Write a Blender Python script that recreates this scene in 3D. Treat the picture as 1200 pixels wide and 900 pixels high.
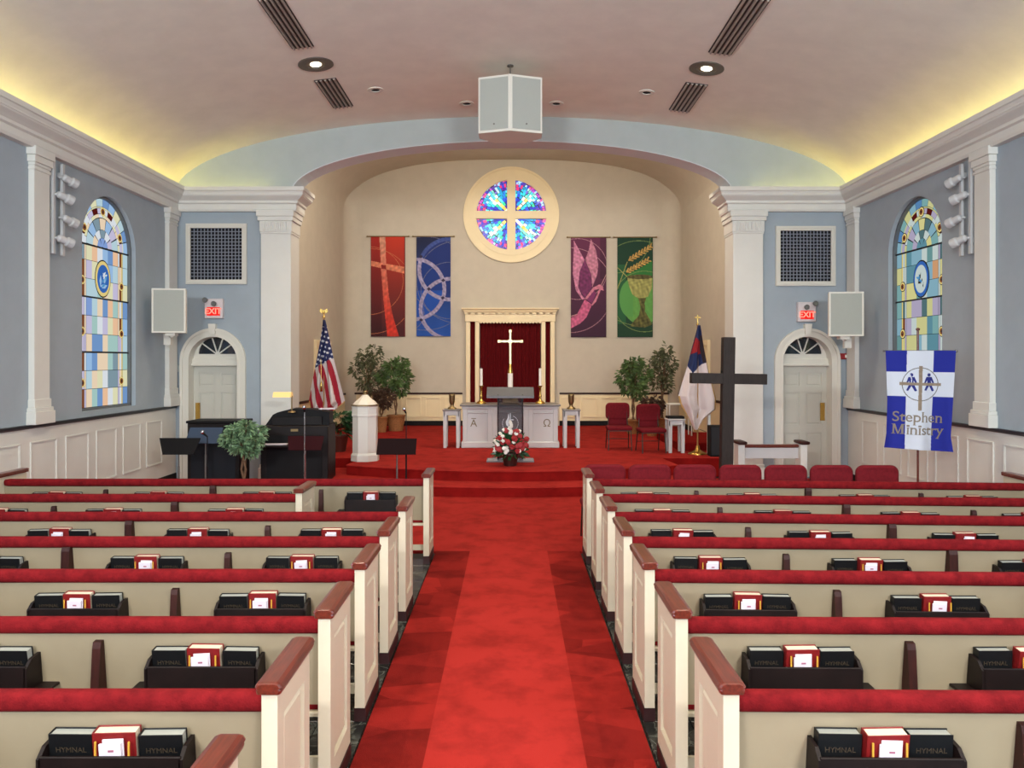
import bpy, math, random
import numpy as np
from mathutils import Vector, Matrix
from mathutils.geometry import tessellate_polygon
random.seed(7)
rng = np.random.default_rng(5)
PI = math.pi
for o in list(bpy.data.objects):
    bpy.data.objects.remove(o)
scene = bpy.context.scene
COL = scene.collection

# ---------------------------------------------------------------- camera
F = 900.0; HC = 2.235; HORIZON = 422.0
cam_d = bpy.data.cameras.new('camera'); cam = bpy.data.objects.new('camera', cam_d); COL.objects.link(cam)
cam.location = (0, 0, HC); cam.rotation_euler = (PI/2, 0, 0)
cam_d.sensor_width = 36; cam_d.lens = F/1200*36; cam_d.shift_y = -(450-HORIZON)/1200
cam_d.clip_start = 0.05; cam_d.clip_end = 200
scene.camera = cam
# ---------------------------------------------------------------- world, view
w = bpy.data.worlds.new('world'); scene.world = w; w.use_nodes = True
w.node_tree.nodes['Background'].inputs[0].default_value = (0.72, 0.82, 1.0, 1)
w.node_tree.nodes['Background'].inputs[1].default_value = 1.0
scene.view_settings.view_transform = 'Standard'; scene.view_settings.look = 'None'
scene.view_settings.gamma = 1; scene.view_settings.use_curve_mapping = False
scene.view_settings.exposure = 1.17

def light(name, kind, loc, energy, color, size=0.2, target=None, spot=None, blend=0.6, size_y=None):
    d = bpy.data.lights.new(name, kind); d.energy = energy; d.color = color
    if kind == 'AREA':
        d.size = size
        if size_y: d.shape = 'RECTANGLE'; d.size_y = size_y
    else: d.shadow_soft_size = size
    if kind == 'SPOT': d.spot_size = math.radians(spot or 90); d.spot_blend = blend
    o = bpy.data.objects.new(name, d); COL.objects.link(o); o.location = loc
    if target is not None:
        o.rotation_euler = (Vector(target)-Vector(loc)).to_track_quat('-Z', 'Y').to_euler()
    return o
WARM = (1.0, 0.83, 0.62); CHANCEL = (1.0, 0.87, 0.70)
# lamps of the chancel, fixed behind the arch
for sx in (-2.9, -1.0, 1.0, 2.9):
    light('chancel_lamp', 'SPOT', (sx, 15.4, 6.1+0.12*(2.9-abs(sx))), 58, CHANCEL, 0.15, (sx*0.75, 22, 2.4), 110, 1.0)
light('altar_lamp', 'SPOT', (-1.5, 15.3, 6.1), 90, CHANCEL, 0.1, (0, 20.6, 1.2), 44, 0.8)
light('altar_lamp', 'SPOT', (1.5, 15.3, 6.1), 110, CHANCEL, 0.1, (0, 16.6, 0.6), 60, 0.8)
for sx in (-1.9, 1.9):
    light('chancel_lamp', 'POINT', (sx, 15.35, 6.95), 100, CHANCEL, 0.12)
# added fill lights behind the camera that brighten the ceiling, no fixture there
for sx in (-3.2, 3.2):
    light('added_ceiling_fill', 'AREA', (sx, -3.8, 4.6), 270, (0.97, 0.97, 0.96), 1.6, (sx*.6, 5.5, 7.2), size_y=0.5)
# nave downlights (a lamp under every lit recessed fixture; the rows go on behind the camera)
DOWN = []
W_DOWN = 190
W_WIN_SIDE = 3.4; W_WIN_REAR = 4.6; W_COVE = 5.0

def at(px, py, Y):
    return Vector(((px-600)/F*Y, Y, HC+(HORIZON-py)/F*Y))
def on_z(px, py, z):
    Y = (HC-z)*F/(py-HORIZON)
    return Vector(((px-600)/F*Y, Y, z))
EA, EB, EZ = 6.35, 1.46, 5.36
def ceil_z(x): return EZ + EB*math.sqrt(max(0, 1-(x/EA)**2))
def on_ceiling(px, py):
    lo, hi = 1.0, 14.4
    for _ in range(50):
        m = (lo+hi)/2; p = at(px, py, m)
        if p.z > ceil_z(p.x): hi = m
        else: lo = m
    return at(px, py, lo)

# ---------------------------------------------------------------- materials
def srgb(c):
    r = []
    for v in c:
        v = v/255.0
        r.append(v/12.92 if v <= 0.04045 else ((v+0.055)/1.055)**2.4)
    return tuple(r)+(1.0,)
MATS = {}
def mat(name, rgb, rough=0.6, metal=0.0, var=0.0, scale=8.0, bump=0.0, bscale=60.0, spec=None, coat=0.0, alpha=None, trans=0.0, sheen=0.0, emis=None, estr=0.0, rgb2=None, stretch=None):
    if name in MATS: return MATS[name]
    m = bpy.data.materials.new(name); m.use_nodes = True
    nt = m.node_tree; b = nt.nodes['Principled BSDF']
    b.inputs['Base Color'].default_value = srgb(rgb)
    b.inputs['Roughness'].default_value = rough; b.inputs['Metallic'].default_value = metal
    if spec is not None: b.inputs['Specular IOR Level'].default_value = spec
    if coat: b.inputs['Coat Weight'].default_value = coat; b.inputs['Coat Roughness'].default_value = 0.15
    if sheen: b.inputs['Sheen Weight'].default_value = sheen; b.inputs['Sheen Roughness'].default_value = 0.4
    if trans: b.inputs['Transmission Weight'].default_value = trans
    if emis: b.inputs['Emission Color'].default_value = srgb(emis); b.inputs['Emission Strength'].default_value = estr
    tc = None
    if var or bump or rgb2:
        tc = nt.nodes.new('ShaderNodeTexCoord'); mp = nt.nodes.new('ShaderNodeMapping')
        nt.links.new(tc.outputs['Object'], mp.inputs[0])
        if stretch: mp.inputs['Scale'].default_value = stretch
    if var or rgb2:
        n = nt.nodes.new('ShaderNodeTexNoise'); n.inputs['Scale'].default_value = scale; n.inputs['Detail'].default_value = 5; n.inputs['Roughness'].default_value = 0.6
        nt.links.new(mp.outputs[0], n.inputs['Vector'])
        cr = nt.nodes.new('ShaderNodeValToRGB'); cr.color_ramp.elements[0].position = 0.35; cr.color_ramp.elements[1].position = 0.65
        c = srgb(rgb); c2 = srgb(rgb2) if rgb2 else c
        cr.color_ramp.elements[0].color = tuple(v*(1-var) for v in c[:3])+(1,)
        cr.color_ramp.elements[1].color = tuple(min(1, v*(1+var)) for v in c2[:3])+(1,)
        nt.links.new(n.outputs['Fac'], cr.inputs[0]); nt.links.new(cr.outputs[0], b.inputs['Base Color'])
    if bump:
        n2 = nt.nodes.new('ShaderNodeTexNoise'); n2.inputs['Scale'].default_value = bscale; n2.inputs['Detail'].default_value = 3
        nt.links.new(mp.outputs[0], n2.inputs['Vector'])
        bp = nt.nodes.new('ShaderNodeBump'); bp.inputs['Strength'].default_value = bump; bp.inputs['Distance'].default_value = 0.01
        nt.links.new(n2.outputs['Fac'], bp.inputs['Height']); nt.links.new(bp.outputs[0], b.inputs['Normal'])
    MATS[name] = m
    return m
def emit(name, rgb, s):
    if name in MATS: return MATS[name]
    m = bpy.data.materials.new(name); m.use_nodes = True; nt = m.node_tree
    nt.nodes.remove(nt.nodes['Principled BSDF'])
    e = nt.nodes.new('ShaderNodeEmission'); e.inputs[0].default_value = srgb(rgb); e.inputs[1].default_value = s
    nt.links.new(e.outputs[0], nt.nodes['Material Output'].inputs[0]); MATS[name] = m
    return m
def attr_mat(name, rough=0.8, estr=0.0, bump=0.0):
    if name in MATS: return MATS[name]
    m = bpy.data.materials.new(name); m.use_nodes = True; nt = m.node_tree; b = nt.nodes['Principled BSDF']
    a = nt.nodes.new('ShaderNodeAttribute'); a.attribute_name = 'Col'
    nt.links.new(a.outputs['Color'], b.inputs['Base Color']); b.inputs['Roughness'].default_value = rough
    if estr:
        nt.links.new(a.outputs['Color'], b.inputs['Emission Color']); b.inputs['Emission Strength'].default_value = estr
    MATS[name] = m
    return m

M_BLUE = mat('blue_plaster', (158, 170, 178), 0.85, var=0.03, scale=3, bump=0.08, bscale=90)
M_TYMP = mat('grey_blue_plaster', (176, 186, 184), 0.85, var=0.03, scale=3, bump=0.08, bscale=90)
M_CEIL = mat('ceiling_plaster', (236, 230, 216), 0.9, var=0.035, scale=2.2, bump=0.15, bscale=25)
M_CREAM = mat('cream_plaster', (194, 184, 166), 0.88, var=0.03, scale=3, bump=0.06, bscale=80)
M_TRIM = mat('white_trim_paint', (216, 216, 208), 0.5, var=0.015, scale=4)
M_CTRIM = mat('cream_trim_paint', (232, 214, 172), 0.5, var=0.015, scale=4)
M_WAIN = mat('wainscot_paint', (212, 212, 204), 0.55, var=0.03, scale=2)
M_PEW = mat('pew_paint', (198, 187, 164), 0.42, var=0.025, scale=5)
M_PEWSHADE = mat('pew_paint_shaded', (146, 133, 109), 0.45, var=0.06, scale=1.6)  # same pew paint, darkened for the shade on backs facing the camera
M_WOOD = mat('mahogany', (92, 34, 22), 0.28, var=0.35, scale=6, coat=0.5, stretch=(12, 1, 12))
M_DWOOD = mat('dark_mahogany', (48, 18, 13), 0.5, var=0.3, scale=6, spec=0.25, stretch=(8, 8, 1))
M_RACK = mat('rack_wood', (20, 10, 9), 0.5, var=0.25, scale=8, spec=0.25)
M_DARKRAIL = mat('dark_rail_paint', (38, 42, 46), 0.45)
M_PLINTH = mat('plinth_base', (46, 14, 14), 0.5)
M_VELV = mat('red_velvet', (100, 15, 20), 0.9, var=0.14, scale=16, bump=0.35, bscale=120, rgb2=(112, 20, 24), spec=0.1)
M_CUSH = mat('maroon_upholstery', (106, 22, 30), 0.85, var=0.12, scale=30, bump=0.25, bscale=300, spec=0.15)
M_BLACKBOOK = mat('black_hymnal_cover', (13, 14, 16), 0.45, spec=0.3, var=0.15, scale=40, bump=0.1, bscale=400)
M_REDBOOK = mat('red_book_cover', (116, 16, 18), 0.45, var=0.12, scale=40, bump=0.1, bscale=400)
M_PAGES = mat('book_pages', (214, 196, 172), 0.8, var=0.1, scale=4, stretch=(1, 90, 1))
M_PAGEG = mat('grey_book_pages', (150, 152, 144), 0.8, var=0.12, scale=4, stretch=(1, 90, 1))
M_PAPER = mat('white_paper', (206, 198, 208), 0.7)
M_GILT = mat('dim_gilt', (70, 58, 44), 0.5, 0.3)
M_BRASS = mat('brass', (200, 160, 84), 0.25, 1.0)
M_DBRASS = mat('aged_brass', (140, 120, 84), 0.4, 0.9)
M_GOLD = mat('gold', (226, 190, 110), 0.25, 1.0)
M_BLACK = mat('black_enamel', (16, 15, 17), 0.6, spec=0.2)
M_BLKWOOD = mat('black_brown_wood', (20, 14, 14), 0.55, var=0.2, scale=6, spec=0.25)
M_CHROME = mat('chrome', (190, 192, 196), 0.2, 1.0)
M_GREYM = mat('grey_metal', (120, 118, 114), 0.4, 0.8)
M_SPK = mat('speaker_grille_cloth', (168, 172, 164), 0.85, var=0.05, scale=200)
M_SPKF = mat('speaker_frame', (222, 220, 208), 0.5)
M_CROSS = mat('dark_stained_cross', (44, 36, 32), 0.6, spec=0.25, var=0.2, scale=7, stretch=(6, 6, 1))
M_LEAF = mat('ficus_leaves', (84, 108, 58), 0.5, var=0.45, scale=9)
M_LEAFD = mat('dull_ficus_leaves', (92, 96, 66), 0.55, var=0.4, scale=9)
M_LEAFG = mat('glossy_leaves', (34, 82, 46), 0.35, var=0.4, scale=6)
M_LEAFP = mat('variegated_leaves', (66, 104, 72), 0.45, var=0.5, scale=12, rgb2=(120, 150, 110))
M_LEAFR = mat('bronze_leaves', (74, 52, 38), 0.5, var=0.4, scale=9)
M_BARK = mat('bark', (112, 84, 60), 0.85, var=0.3, scale=20)
M_BASKET = mat('wicker', (150, 100, 56), 0.75, var=0.35, scale=50, bump=0.6, bscale=80)
M_CURT = mat('red_curtain', (88, 12, 16), 0.85, var=0.08, scale=20, spec=0.1)
M_EXITW = mat('exit_housing', (214, 206, 206), 0.5)
M_DOOR = mat('door_paint', (196, 196, 184), 0.5, var=0.015, scale=3)
M_CASE = mat('door_casing_paint', (218, 216, 204), 0.5)
M_VENTF = mat('vent_frame_paint', (214, 212, 200), 0.5)
M_DARKVOID = mat('dark_void', (14, 16, 22), 0.9)
M_LEAD = mat('window_leading', (30, 32, 36), 0.5, 0.3)
M_SLOT = mat('slot_grille_metal', (168, 156, 146), 0.4, 0.3)
M_SLOTD = mat('slot_dark', (40, 34, 32), 0.6)
M_STONE = mat('altar_top_stone', (110, 104, 100), 0.3)
M_WHITEP = mat('white_furniture_paint', (196, 196, 194), 0.45, var=0.02, scale=4)
M_CANDLE = mat('candle_wax', (240, 236, 226), 0.4)
M_CANF = mat('lamp_can_paint', (188, 190, 190), 0.45)

# carpet
def carpet_mat(name, rgb, patch=0.0, dark=0.55):
    m = mat(name, rgb, 0.95, spec=0.05)
    nt = m.node_tree; b = nt.nodes['Principled BSDF']
    tc = nt.nodes.new('ShaderNodeTexCoord')
    n = nt.nodes.new('ShaderNodeTexNoise'); n.inputs['Scale'].default_value = 3.2; n.inputs['Detail'].default_value = 7; n.inputs['Roughness'].default_value = 0.62
    nt.links.new(tc.outputs['Object'], n.inputs['Vector'])
    cr = nt.nodes.new('ShaderNodeValToRGB'); c = srgb(rgb)
    cr.color_ramp.elements[0].position = 0.34; cr.color_ramp.elements[0].color = tuple(v*0.7 for v in c[:3])+(1,)
    cr.color_ramp.elements[1].position = 0.56; cr.color_ramp.elements[1].color = c
    nt.links.new(n.outputs['Fac'], cr.inputs[0]); last = cr.outputs[0]
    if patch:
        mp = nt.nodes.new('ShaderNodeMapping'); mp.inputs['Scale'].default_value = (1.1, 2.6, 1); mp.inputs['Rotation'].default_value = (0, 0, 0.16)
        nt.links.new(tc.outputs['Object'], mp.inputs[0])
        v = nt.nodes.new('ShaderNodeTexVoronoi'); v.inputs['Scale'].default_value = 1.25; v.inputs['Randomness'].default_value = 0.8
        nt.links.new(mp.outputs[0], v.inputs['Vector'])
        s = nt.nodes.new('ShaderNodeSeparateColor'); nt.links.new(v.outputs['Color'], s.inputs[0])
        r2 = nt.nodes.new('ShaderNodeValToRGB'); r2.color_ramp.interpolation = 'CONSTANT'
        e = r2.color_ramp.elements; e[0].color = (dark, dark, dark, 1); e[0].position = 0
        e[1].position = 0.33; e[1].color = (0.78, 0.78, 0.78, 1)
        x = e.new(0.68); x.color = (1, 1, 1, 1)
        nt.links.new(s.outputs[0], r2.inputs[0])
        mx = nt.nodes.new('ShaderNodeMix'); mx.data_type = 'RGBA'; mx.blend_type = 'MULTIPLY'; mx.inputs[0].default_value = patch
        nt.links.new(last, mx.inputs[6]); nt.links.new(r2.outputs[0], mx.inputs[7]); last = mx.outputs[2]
    nt.links.new(last, b.inputs['Base Color'])
    n2 = nt.nodes.new('ShaderNodeTexNoise'); n2.inputs['Scale'].default_value = 180; nt.links.new(tc.outputs['Object'], n2.inputs['Vector'])
    bp = nt.nodes.new('ShaderNodeBump'); bp.inputs['Strength'].default_value = 0.4; bp.inputs['Distance'].default_value = 0.01
    nt.links.new(n2.outputs['Fac'], bp.inputs['Height']); nt.links.new(bp.outputs[0], b.inputs['Normal'])
    return m
M_CARP = carpet_mat('red_carpet', (160, 43, 38))
M_CARPS = carpet_mat('red_carpet_edge', (146, 36, 31), 0.9, 0.6)  # dark patches put window shadows and pile direction into the colour
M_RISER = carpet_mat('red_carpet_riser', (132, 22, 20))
# slate tile
def slate():
    m = mat('slate_tile', (34, 36, 34), 0.22, var=0.4, scale=3)
    nt = m.node_tree; b = nt.nodes['Principled BSDF']; tc = nt.nodes.new('ShaderNodeTexCoord')
    oi = nt.nodes.new('ShaderNodeObjectInfo'); ad = nt.nodes.new('ShaderNodeVectorMath'); ad.operation = 'ADD'
    nt.links.new(tc.outputs['Object'], ad.inputs[0]); nt.links.new(oi.outputs['Location'], ad.inputs[1])
    n = nt.nodes.new('ShaderNodeTexNoise'); n.inputs['Scale'].default_value = 4; n.inputs['Detail'].default_value = 9; n.inputs['Distortion'].default_value = 1.5
    nt.links.new(ad.outputs[0], n.inputs['Vector'])
    cr = nt.nodes.new('ShaderNodeValToRGB'); e = cr.color_ramp.elements
    e[0].position = 0.47; e[0].color = srgb((30, 31, 29)); e[1].position = 0.5; e[1].color = srgb((84, 86, 78)); x = e.new(0.515); x.color = srgb((36, 37, 34))
    nt.links.new(n.outputs['Fac'], cr.inputs[0]); nt.links.new(cr.outputs[0], b.inputs['Base Color'])
    return m
M_SLATE = slate()
M_GROUT = mat('tile_grout', (58, 56, 52), 0.9)

# ---------------------------------------------------------------- mesh builder
class MB:
    def __init__(s): s.v = []; s.f = []; s.mi = []; s.sm = []; s.m = 0
    def add(s, verts, faces, smooth=False):
        b = len(s.v); s.v += [tuple(p) for p in verts]
        for f in faces: s.f.append([i+b for i in f]); s.mi.append(s.m); s.sm.append(smooth)
        return s
    def box(s, x0, x1, y0, y1, z0, z1, bv=0.0):
        if x0 > x1: x0, x1 = x1, x0
        if y0 > y1: y0, y1 = y1, y0
        if z0 > z1: z0, z1 = z1, z0
        if bv <= 0:
            v = [(x, y, z) for x in (x0, x1) for y in (y0, y1) for z in (z0, z1)]
            return s.add(v, [(0,1,3,2),(4,6,7,5),(0,4,5,1),(2,3,7,6),(0,2,6,4),(1,5,7,3)])
        bv = min(bv, (x1-x0)*.49, (y1-y0)*.49, (z1-z0)*.49)
        lo = (x0, y0, z0); hi = (x1, y1, z1); idx = {}; v = []
        for sx in (0,1):
            for sy in (0,1):
                for sz in (0,1):
                    sg = (sx, sy, sz)
                    for ax in range(3):
                        p = []
                        for k in range(3):
                            q = hi[k] if sg[k] else lo[k]
                            if k != ax: q += -bv if sg[k] else bv
                            p.append(q)
                        idx[(sg, ax)] = len(v); v.append(p)
        f = []
        for ax in range(3):
            o = [k for k in range(3) if k != ax]
            for sa in (0,1):
                q = []
                for (a, b_) in ((0,0),(1,0),(1,1),(0,1)):
                    sg = [0,0,0]; sg[ax] = sa; sg[o[0]] = a; sg[o[1]] = b_; q.append(idx[(tuple(sg), ax)])
                if (sa == 1) != (ax != 1): q.reverse()
                f.append(q)
        for ax in range(3):   # edges along axis ax
            o = [k for k in range(3) if k != ax]
            for a in (0,1):
                for b_ in (0,1):
                    s0 = [0,0,0]; s1 = [0,0,0]; s0[o[0]] = s1[o[0]] = a; s0[o[1]] = s1[o[1]] = b_; s1[ax] = 1
                    s0 = tuple(s0); s1 = tuple(s1)
                    q = [idx[(s0, o[0])], idx[(s1, o[0])], idx[(s1, o[1])], idx[(s0, o[1])]]
                    f.append(s._orient(v, q, lo, hi))
        for sx in (0,1):
            for sy in (0,1):
                for sz in (0,1):
                    q = [idx[((sx,sy,sz), k)] for k in range(3)]
                    f.append(s._orient(v, q, lo, hi))
        return s.add(v, f)
    def _orient(s, v, q, lo, hi):
        c = Vector([(lo[k]+hi[k])/2 for k in range(3)]); P = [Vector(v[i]) for i in q]
        n = (P[1]-P[0]).cross(P[2]-P[0]); m = sum(P, Vector())/len(P)
        # direction relative to nearest box corner
        d = Vector([(1 if m[k] > c[k] else -1)*(1 if abs(m[k]-c[k]) > (hi[k]-lo[k])/2*0.0 else 0) for k in range(3)])
        d = Vector([d[k] if abs(abs(m[k]-c[k])-(hi[k]-lo[k])/2) < (hi[k]-lo[k])*0.26 else 0 for k in range(3)])
        return q if n.dot(d) >= 0 else q[::-1]
    def cyl(s, p0, p1, r0, r1=None, n=12, caps=True, smooth=True):
        if r1 is None: r1 = r0
        p0 = Vector(p0); p1 = Vector(p1); a = (p1-p0).normalized()
        t = Vector((0,0,1)) if abs(a.z) < .9 else Vector((1,0,0)); u = a.cross(t).normalized(); w_ = a.cross(u)
        v = []
        for (p, r) in ((p0, r0), (p1, r1)):
            for k in range(n):
                t_ = 2*PI*k/n; v.append(p+(u*math.cos(t_)+w_*math.sin(t_))*r)
        s.add(v, [(k, (k+1) % n, n+(k+1) % n, n+k)[::-1] for k in range(n)], smooth)
        if caps:
            s.add(v[:n], [list(range(n))]); s.add(v[n:], [list(range(n))[::-1]])
        return s
    def tube(s, pts, r, n=8):
        for i in range(len(pts)-1):
            ra = r[i] if isinstance(r, (list, tuple)) else r; rb = r[i+1] if isinstance(r, (list, tuple)) else r
            s.cyl(pts[i], pts[i+1], ra, rb, n)
        return s
    def lathe(s, prof, n=20, c=(0,0,0), smooth=True, ph=0.0):
        v = []; f = []
        for (r, z) in prof:
            for k in range(n):
                t = 2*PI*k/n+ph; v.append((c[0]+r*math.cos(t), c[1]+r*math.sin(t), c[2]+z))
        for i in range(len(prof)-1):
            for k in range(n):
                f.append((i*n+k, i*n+(k+1) % n, (i+1)*n+(k+1) % n, (i+1)*n+k))
        s.add(v, f, smooth)
        s.add(v[:n], [list(range(n))[::-1]]); s.add(v[-n:], [list(range(n))])
        return s
    def prism(s, poly, fn, a, b):      # poly 2D, fn(u,v,w)->3D
        n = len(poly)
        v = [fn(u, q, a) for u, q in poly]+[fn(u, q, b) for u, q in poly]
        f = [list(range(n)), list(range(n, 2*n))[::-1]]+[(k, n+k, n+(k+1) % n, (k+1) % n) for k in range(n)]
        return s.add(v, f)
    def rbox(s, c, size, r, seg=3):    # rounded pad
        h = [x/2 for x in size]; r = min([r]+[x*.98 for x in h])
        def samples(H):
            a = [-H + r*(1-math.cos(PI/2*k/seg)) for k in range(seg+1)]
            b = [-x for x in a[::-1]]
            return a+[0.0]+b if H-r > 1e-4 else a+b[1:]
        for ax in range(3):
            o = [k for k in range(3) if k != ax]
            A = samples(h[o[0]]); B = samples(h[o[1]])
            for sg in (-1, 1):
                v = []
                for a in A:
                    for b in B:
                        p = [0,0,0]; p[ax] = sg*h[ax]; p[o[0]] = a; p[o[1]] = b
                        inn = [max(-h[k]+r, min(h[k]-r, p[k])) for k in range(3)]
                        d = Vector([p[k]-inn[k] for k in range(3)]); d = d.normalized()*r if d.length > 1e-9 else d
                        v.append((c[0]+inn[0]+d.x, c[1]+inn[1]+d.y, c[2]+inn[2]+d.z))
                nb = len(B); f = []
                for i in range(len(A)-1):
                    for j in range(nb-1):
                        q = [i*nb+j, (i+1)*nb+j, (i+1)*nb+j+1, i*nb+j+1]
                        if (sg > 0) != (ax != 1): q.reverse()
                        f.append(q)
                s.add(v, f, True)
        return s
    def xform(s, M, start=0):
        for i in range(start, len(s.v)): s.v[i] = tuple(M @ Vector(s.v[i]))
        return s
    def mesh(s, name, mats):
        me = bpy.data.meshes.new(name); me.from_pydata(s.v, [], s.f)
        if not isinstance(mats, (list, tuple)): mats = [mats]
        for m in mats: me.materials.append(m)
        me.polygons.foreach_set('material_index', s.mi); me.polygons.foreach_set('use_smooth', s.sm)
        me.update(); return me
def link(name, me, parent=None, loc=None, rot=None):
    o = bpy.data.objects.new(name, me); COL.objects.link(o)
    if parent is not None: o.parent = parent
    if loc is not None: o.location = loc
    if rot is not None: o.rotation_euler = rot
    return o
def obj(name, mb, mats, parent=None, loc=None, rot=None, label=None, kind=None):
    o = link(name, mb.mesh(name, mats), parent, loc, rot)
    if label: o['label'] = label
    if kind: o['kind'] = kind
    return o
def tag(o, label, cat, group=None):
    o['label'] = label; o['category'] = cat
    if group: o['group'] = group
    return o
def thing(name, label, cat, loc=(0,0,0), rot=(0,0,0), group=None):
    return tag(link(name, None, None, loc, rot), label, cat, group)
def struct(name, mb, mats, parent=None, **k):
    o = obj(name, mb, mats, parent, **k)
    if parent is None: o['kind'] = 'structure'
    return o
def copy_tree(o, parent=None):
    c = o.copy(); COL.objects.link(c); c.parent = parent
    for ch in o.children: copy_tree(ch, c)
    return c
def plate(mb, outer, holes, fn, a, b):
    """solid plate with holes; fn(u,v,w)->3D, faces at w=a and w=b"""
    loops = [outer]+holes
    vv = [[Vector((p[0], p[1], 0)) for p in L] for L in loops]
    tr = tessellate_polygon(vv)
    flat = [p for L in loops for p in L]; n = len(flat)
    v = [fn(p[0], p[1], a) for p in flat]+[fn(p[0], p[1], b) for p in flat]
    f = [tuple(t) for t in tr]+[tuple(i+n for i in t)[::-1] for t in tr]
    k = 0
    for L in loops:
        m = len(L)
        for i in range(m):
            f.append((k+i, k+(i+1) % m, n+k+(i+1) % m, n+k+i))
        k += m
    mb.add(v, f)
    return mb
def arch_loop(cx, hw, z0, zs, n=24):
    L = [(cx-hw, z0), (cx+hw, z0)]
    for k in range(n+1):
        t = PI*k/n; L.append((cx+hw*math.cos(t), zs+hw*math.sin(t)))
    return L
def arch_path(cx, hw, z0, zs, n=24):
    return [(cx+hw, z0)]+[(cx+hw*math.cos(PI*k/n), zs+hw*math.sin(PI*k/n)) for k in range(n+1)]+[(cx-hw, z0)]
def ring_plate(mb, inner, outer, fn, a, b):
    n = len(inner); v = []
    for L, w_ in ((inner, a), (outer, a), (outer, b), (inner, b)): v += [fn(p[0], p[1], w_) for p in L]
    f = []
    for i in range(n-1):
        for k in range(4):
            k2 = (k+1) % 4; f.append((k*n+i, k*n+i+1, k2*n+i+1, k2*n+i))
    f += [(0, n, 2*n, 3*n), (n-1, 4*n-1, 3*n-1, 2*n-1)]
    return mb.add(v, f)
def sweep(mb, path, prof, flip=False):
    """profile (d,z) along horizontal path, d offset to the left normal, mitred"""
    P = [Vector((p[0], p[1])) for p in path]; n = len(P); m = len(prof); v = []
    for i in range(n):
        if i == 0: d = (P[1]-P[0]).normalized(); nn = Vector((-d.y, d.x))
        elif i == n-1: d = (P[-1]-P[-2]).normalized(); nn = Vector((-d.y, d.x))
        else:
            d0 = (P[i]-P[i-1]).normalized(); d1 = (P[i+1]-P[i]).normalized()
            n0 = Vector((-d0.y, d0.x)); n1 = Vector((-d1.y, d1.x)); nn = (n0+n1).normalized(); nn = nn/max(.2, nn.dot(n0))
        if flip: nn = -nn
        for (q, z) in prof: v.append((P[i].x+nn.x*q, P[i].y+nn.y*q, z))
    f = []
    for i in range(n-1):
        for k in range(m):
            k2 = (k+1) % m; f.append((i*m+k, (i+1)*m+k, (i+1)*m+k2, i*m+k2))
    f += [list(range(m)), list(range((n-1)*m, n*m))[::-1]]
    return mb.add(v, f)
def text_mesh(txt, size, ext=0.001, offset=0.0, align='CENTER'):
    c = bpy.data.curves.new('lettering', 'FONT'); c.body = txt; c.size = size; c.extrude = ext; c.offset = offset
    c.align_x = align; c.align_y = 'CENTER'
    o = bpy.data.objects.new('lettering', c); COL.objects.link(o)
    bpy.context.view_layer.update()
    me = bpy.data.meshes.new_from_object(o.evaluated_get(bpy.context.evaluated_depsgraph_get()))
    bpy.data.objects.remove(o); me.name = 'lettering'
    me.materials.clear()
    return me
def frame_rect(mb, fn, u0, u1, v0, v1, w_, a, b):
    """rectangular moulding frame, width w_, between depths a,b"""
    for (p, q, r, s_) in ((u0, u1, v0, v0+w_), (u0, u1, v1-w_, v1), (u0, u0+w_, v0+w_, v1-w_), (u1-w_, u1, v0+w_, v1-w_)):
        mb.prism([(p, r), (q, r), (q, s_), (p, s_)], fn, a, b)
    return mb

# ================================================================ ROOM SHELL
XW = 6.35; YF = 14.47; YR = -5.0; YB = 22.0; XC = 4.75; ZP = 0.36
WIN_Y = [12.15, 8.15, 4.15, 0.15]; WHW = 0.81; WZ0 = 1.47; WZS = 4.0
def fnX(x):    # plate in the Y-Z plane
    return lambda u, v, w_: (w_, u, v)
fnY = lambda u, v, w_: (u, w_, v)

b = MB(); b.box(-XW-.3, XW+.3, YR-.3, YF+.6, -.2, -.02); floor = struct('floor', b, M_GROUT)
# slate tiles along the aisle
t0 = MB(); t0.box(-.148, .148, -.148, .148, -.03, 0.0, .004); tm = t0.mesh('tile', M_SLATE)
for side in (-1, 1):
    for i in range(4):
        for j in range(22):
            x = (-.045+side*(1.0+.3*i)); y = 2.2+.3*j
            link('tile', tm, floor, (x, y, 0))
b = MB()
for side in (-1, 1): b.box(-.045+side*2.05, side*6.35, YR, 8.65, -.03, 0.0)
obj('slate_floor', b, M_SLATE, floor)
b = MB(); b.box(-.49, .41, YR, 12.6, -.03, .012); tag(obj('aisle_carpet', b, M_CARP), 'bright red carpet strip down the middle of the centre aisle', 'carpet')
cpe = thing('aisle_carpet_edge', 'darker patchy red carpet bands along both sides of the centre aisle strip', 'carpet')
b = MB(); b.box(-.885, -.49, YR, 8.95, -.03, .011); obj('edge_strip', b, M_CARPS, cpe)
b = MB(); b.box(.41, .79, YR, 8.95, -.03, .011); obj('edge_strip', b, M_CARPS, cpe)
b = MB(); b.box(-XW+.04, -.49, 8.95, YF-.012, -.03, .010); b.box(.41, XW-.04, 8.95, YF-.012, -.03, .010); b.box(-.49, .41, 12.6, YF-.012, -.03, .010)
tag(obj('front_carpet', b, M_CARP), 'red carpet covering the floor between the front pews and platform steps', 'carpet')

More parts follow.
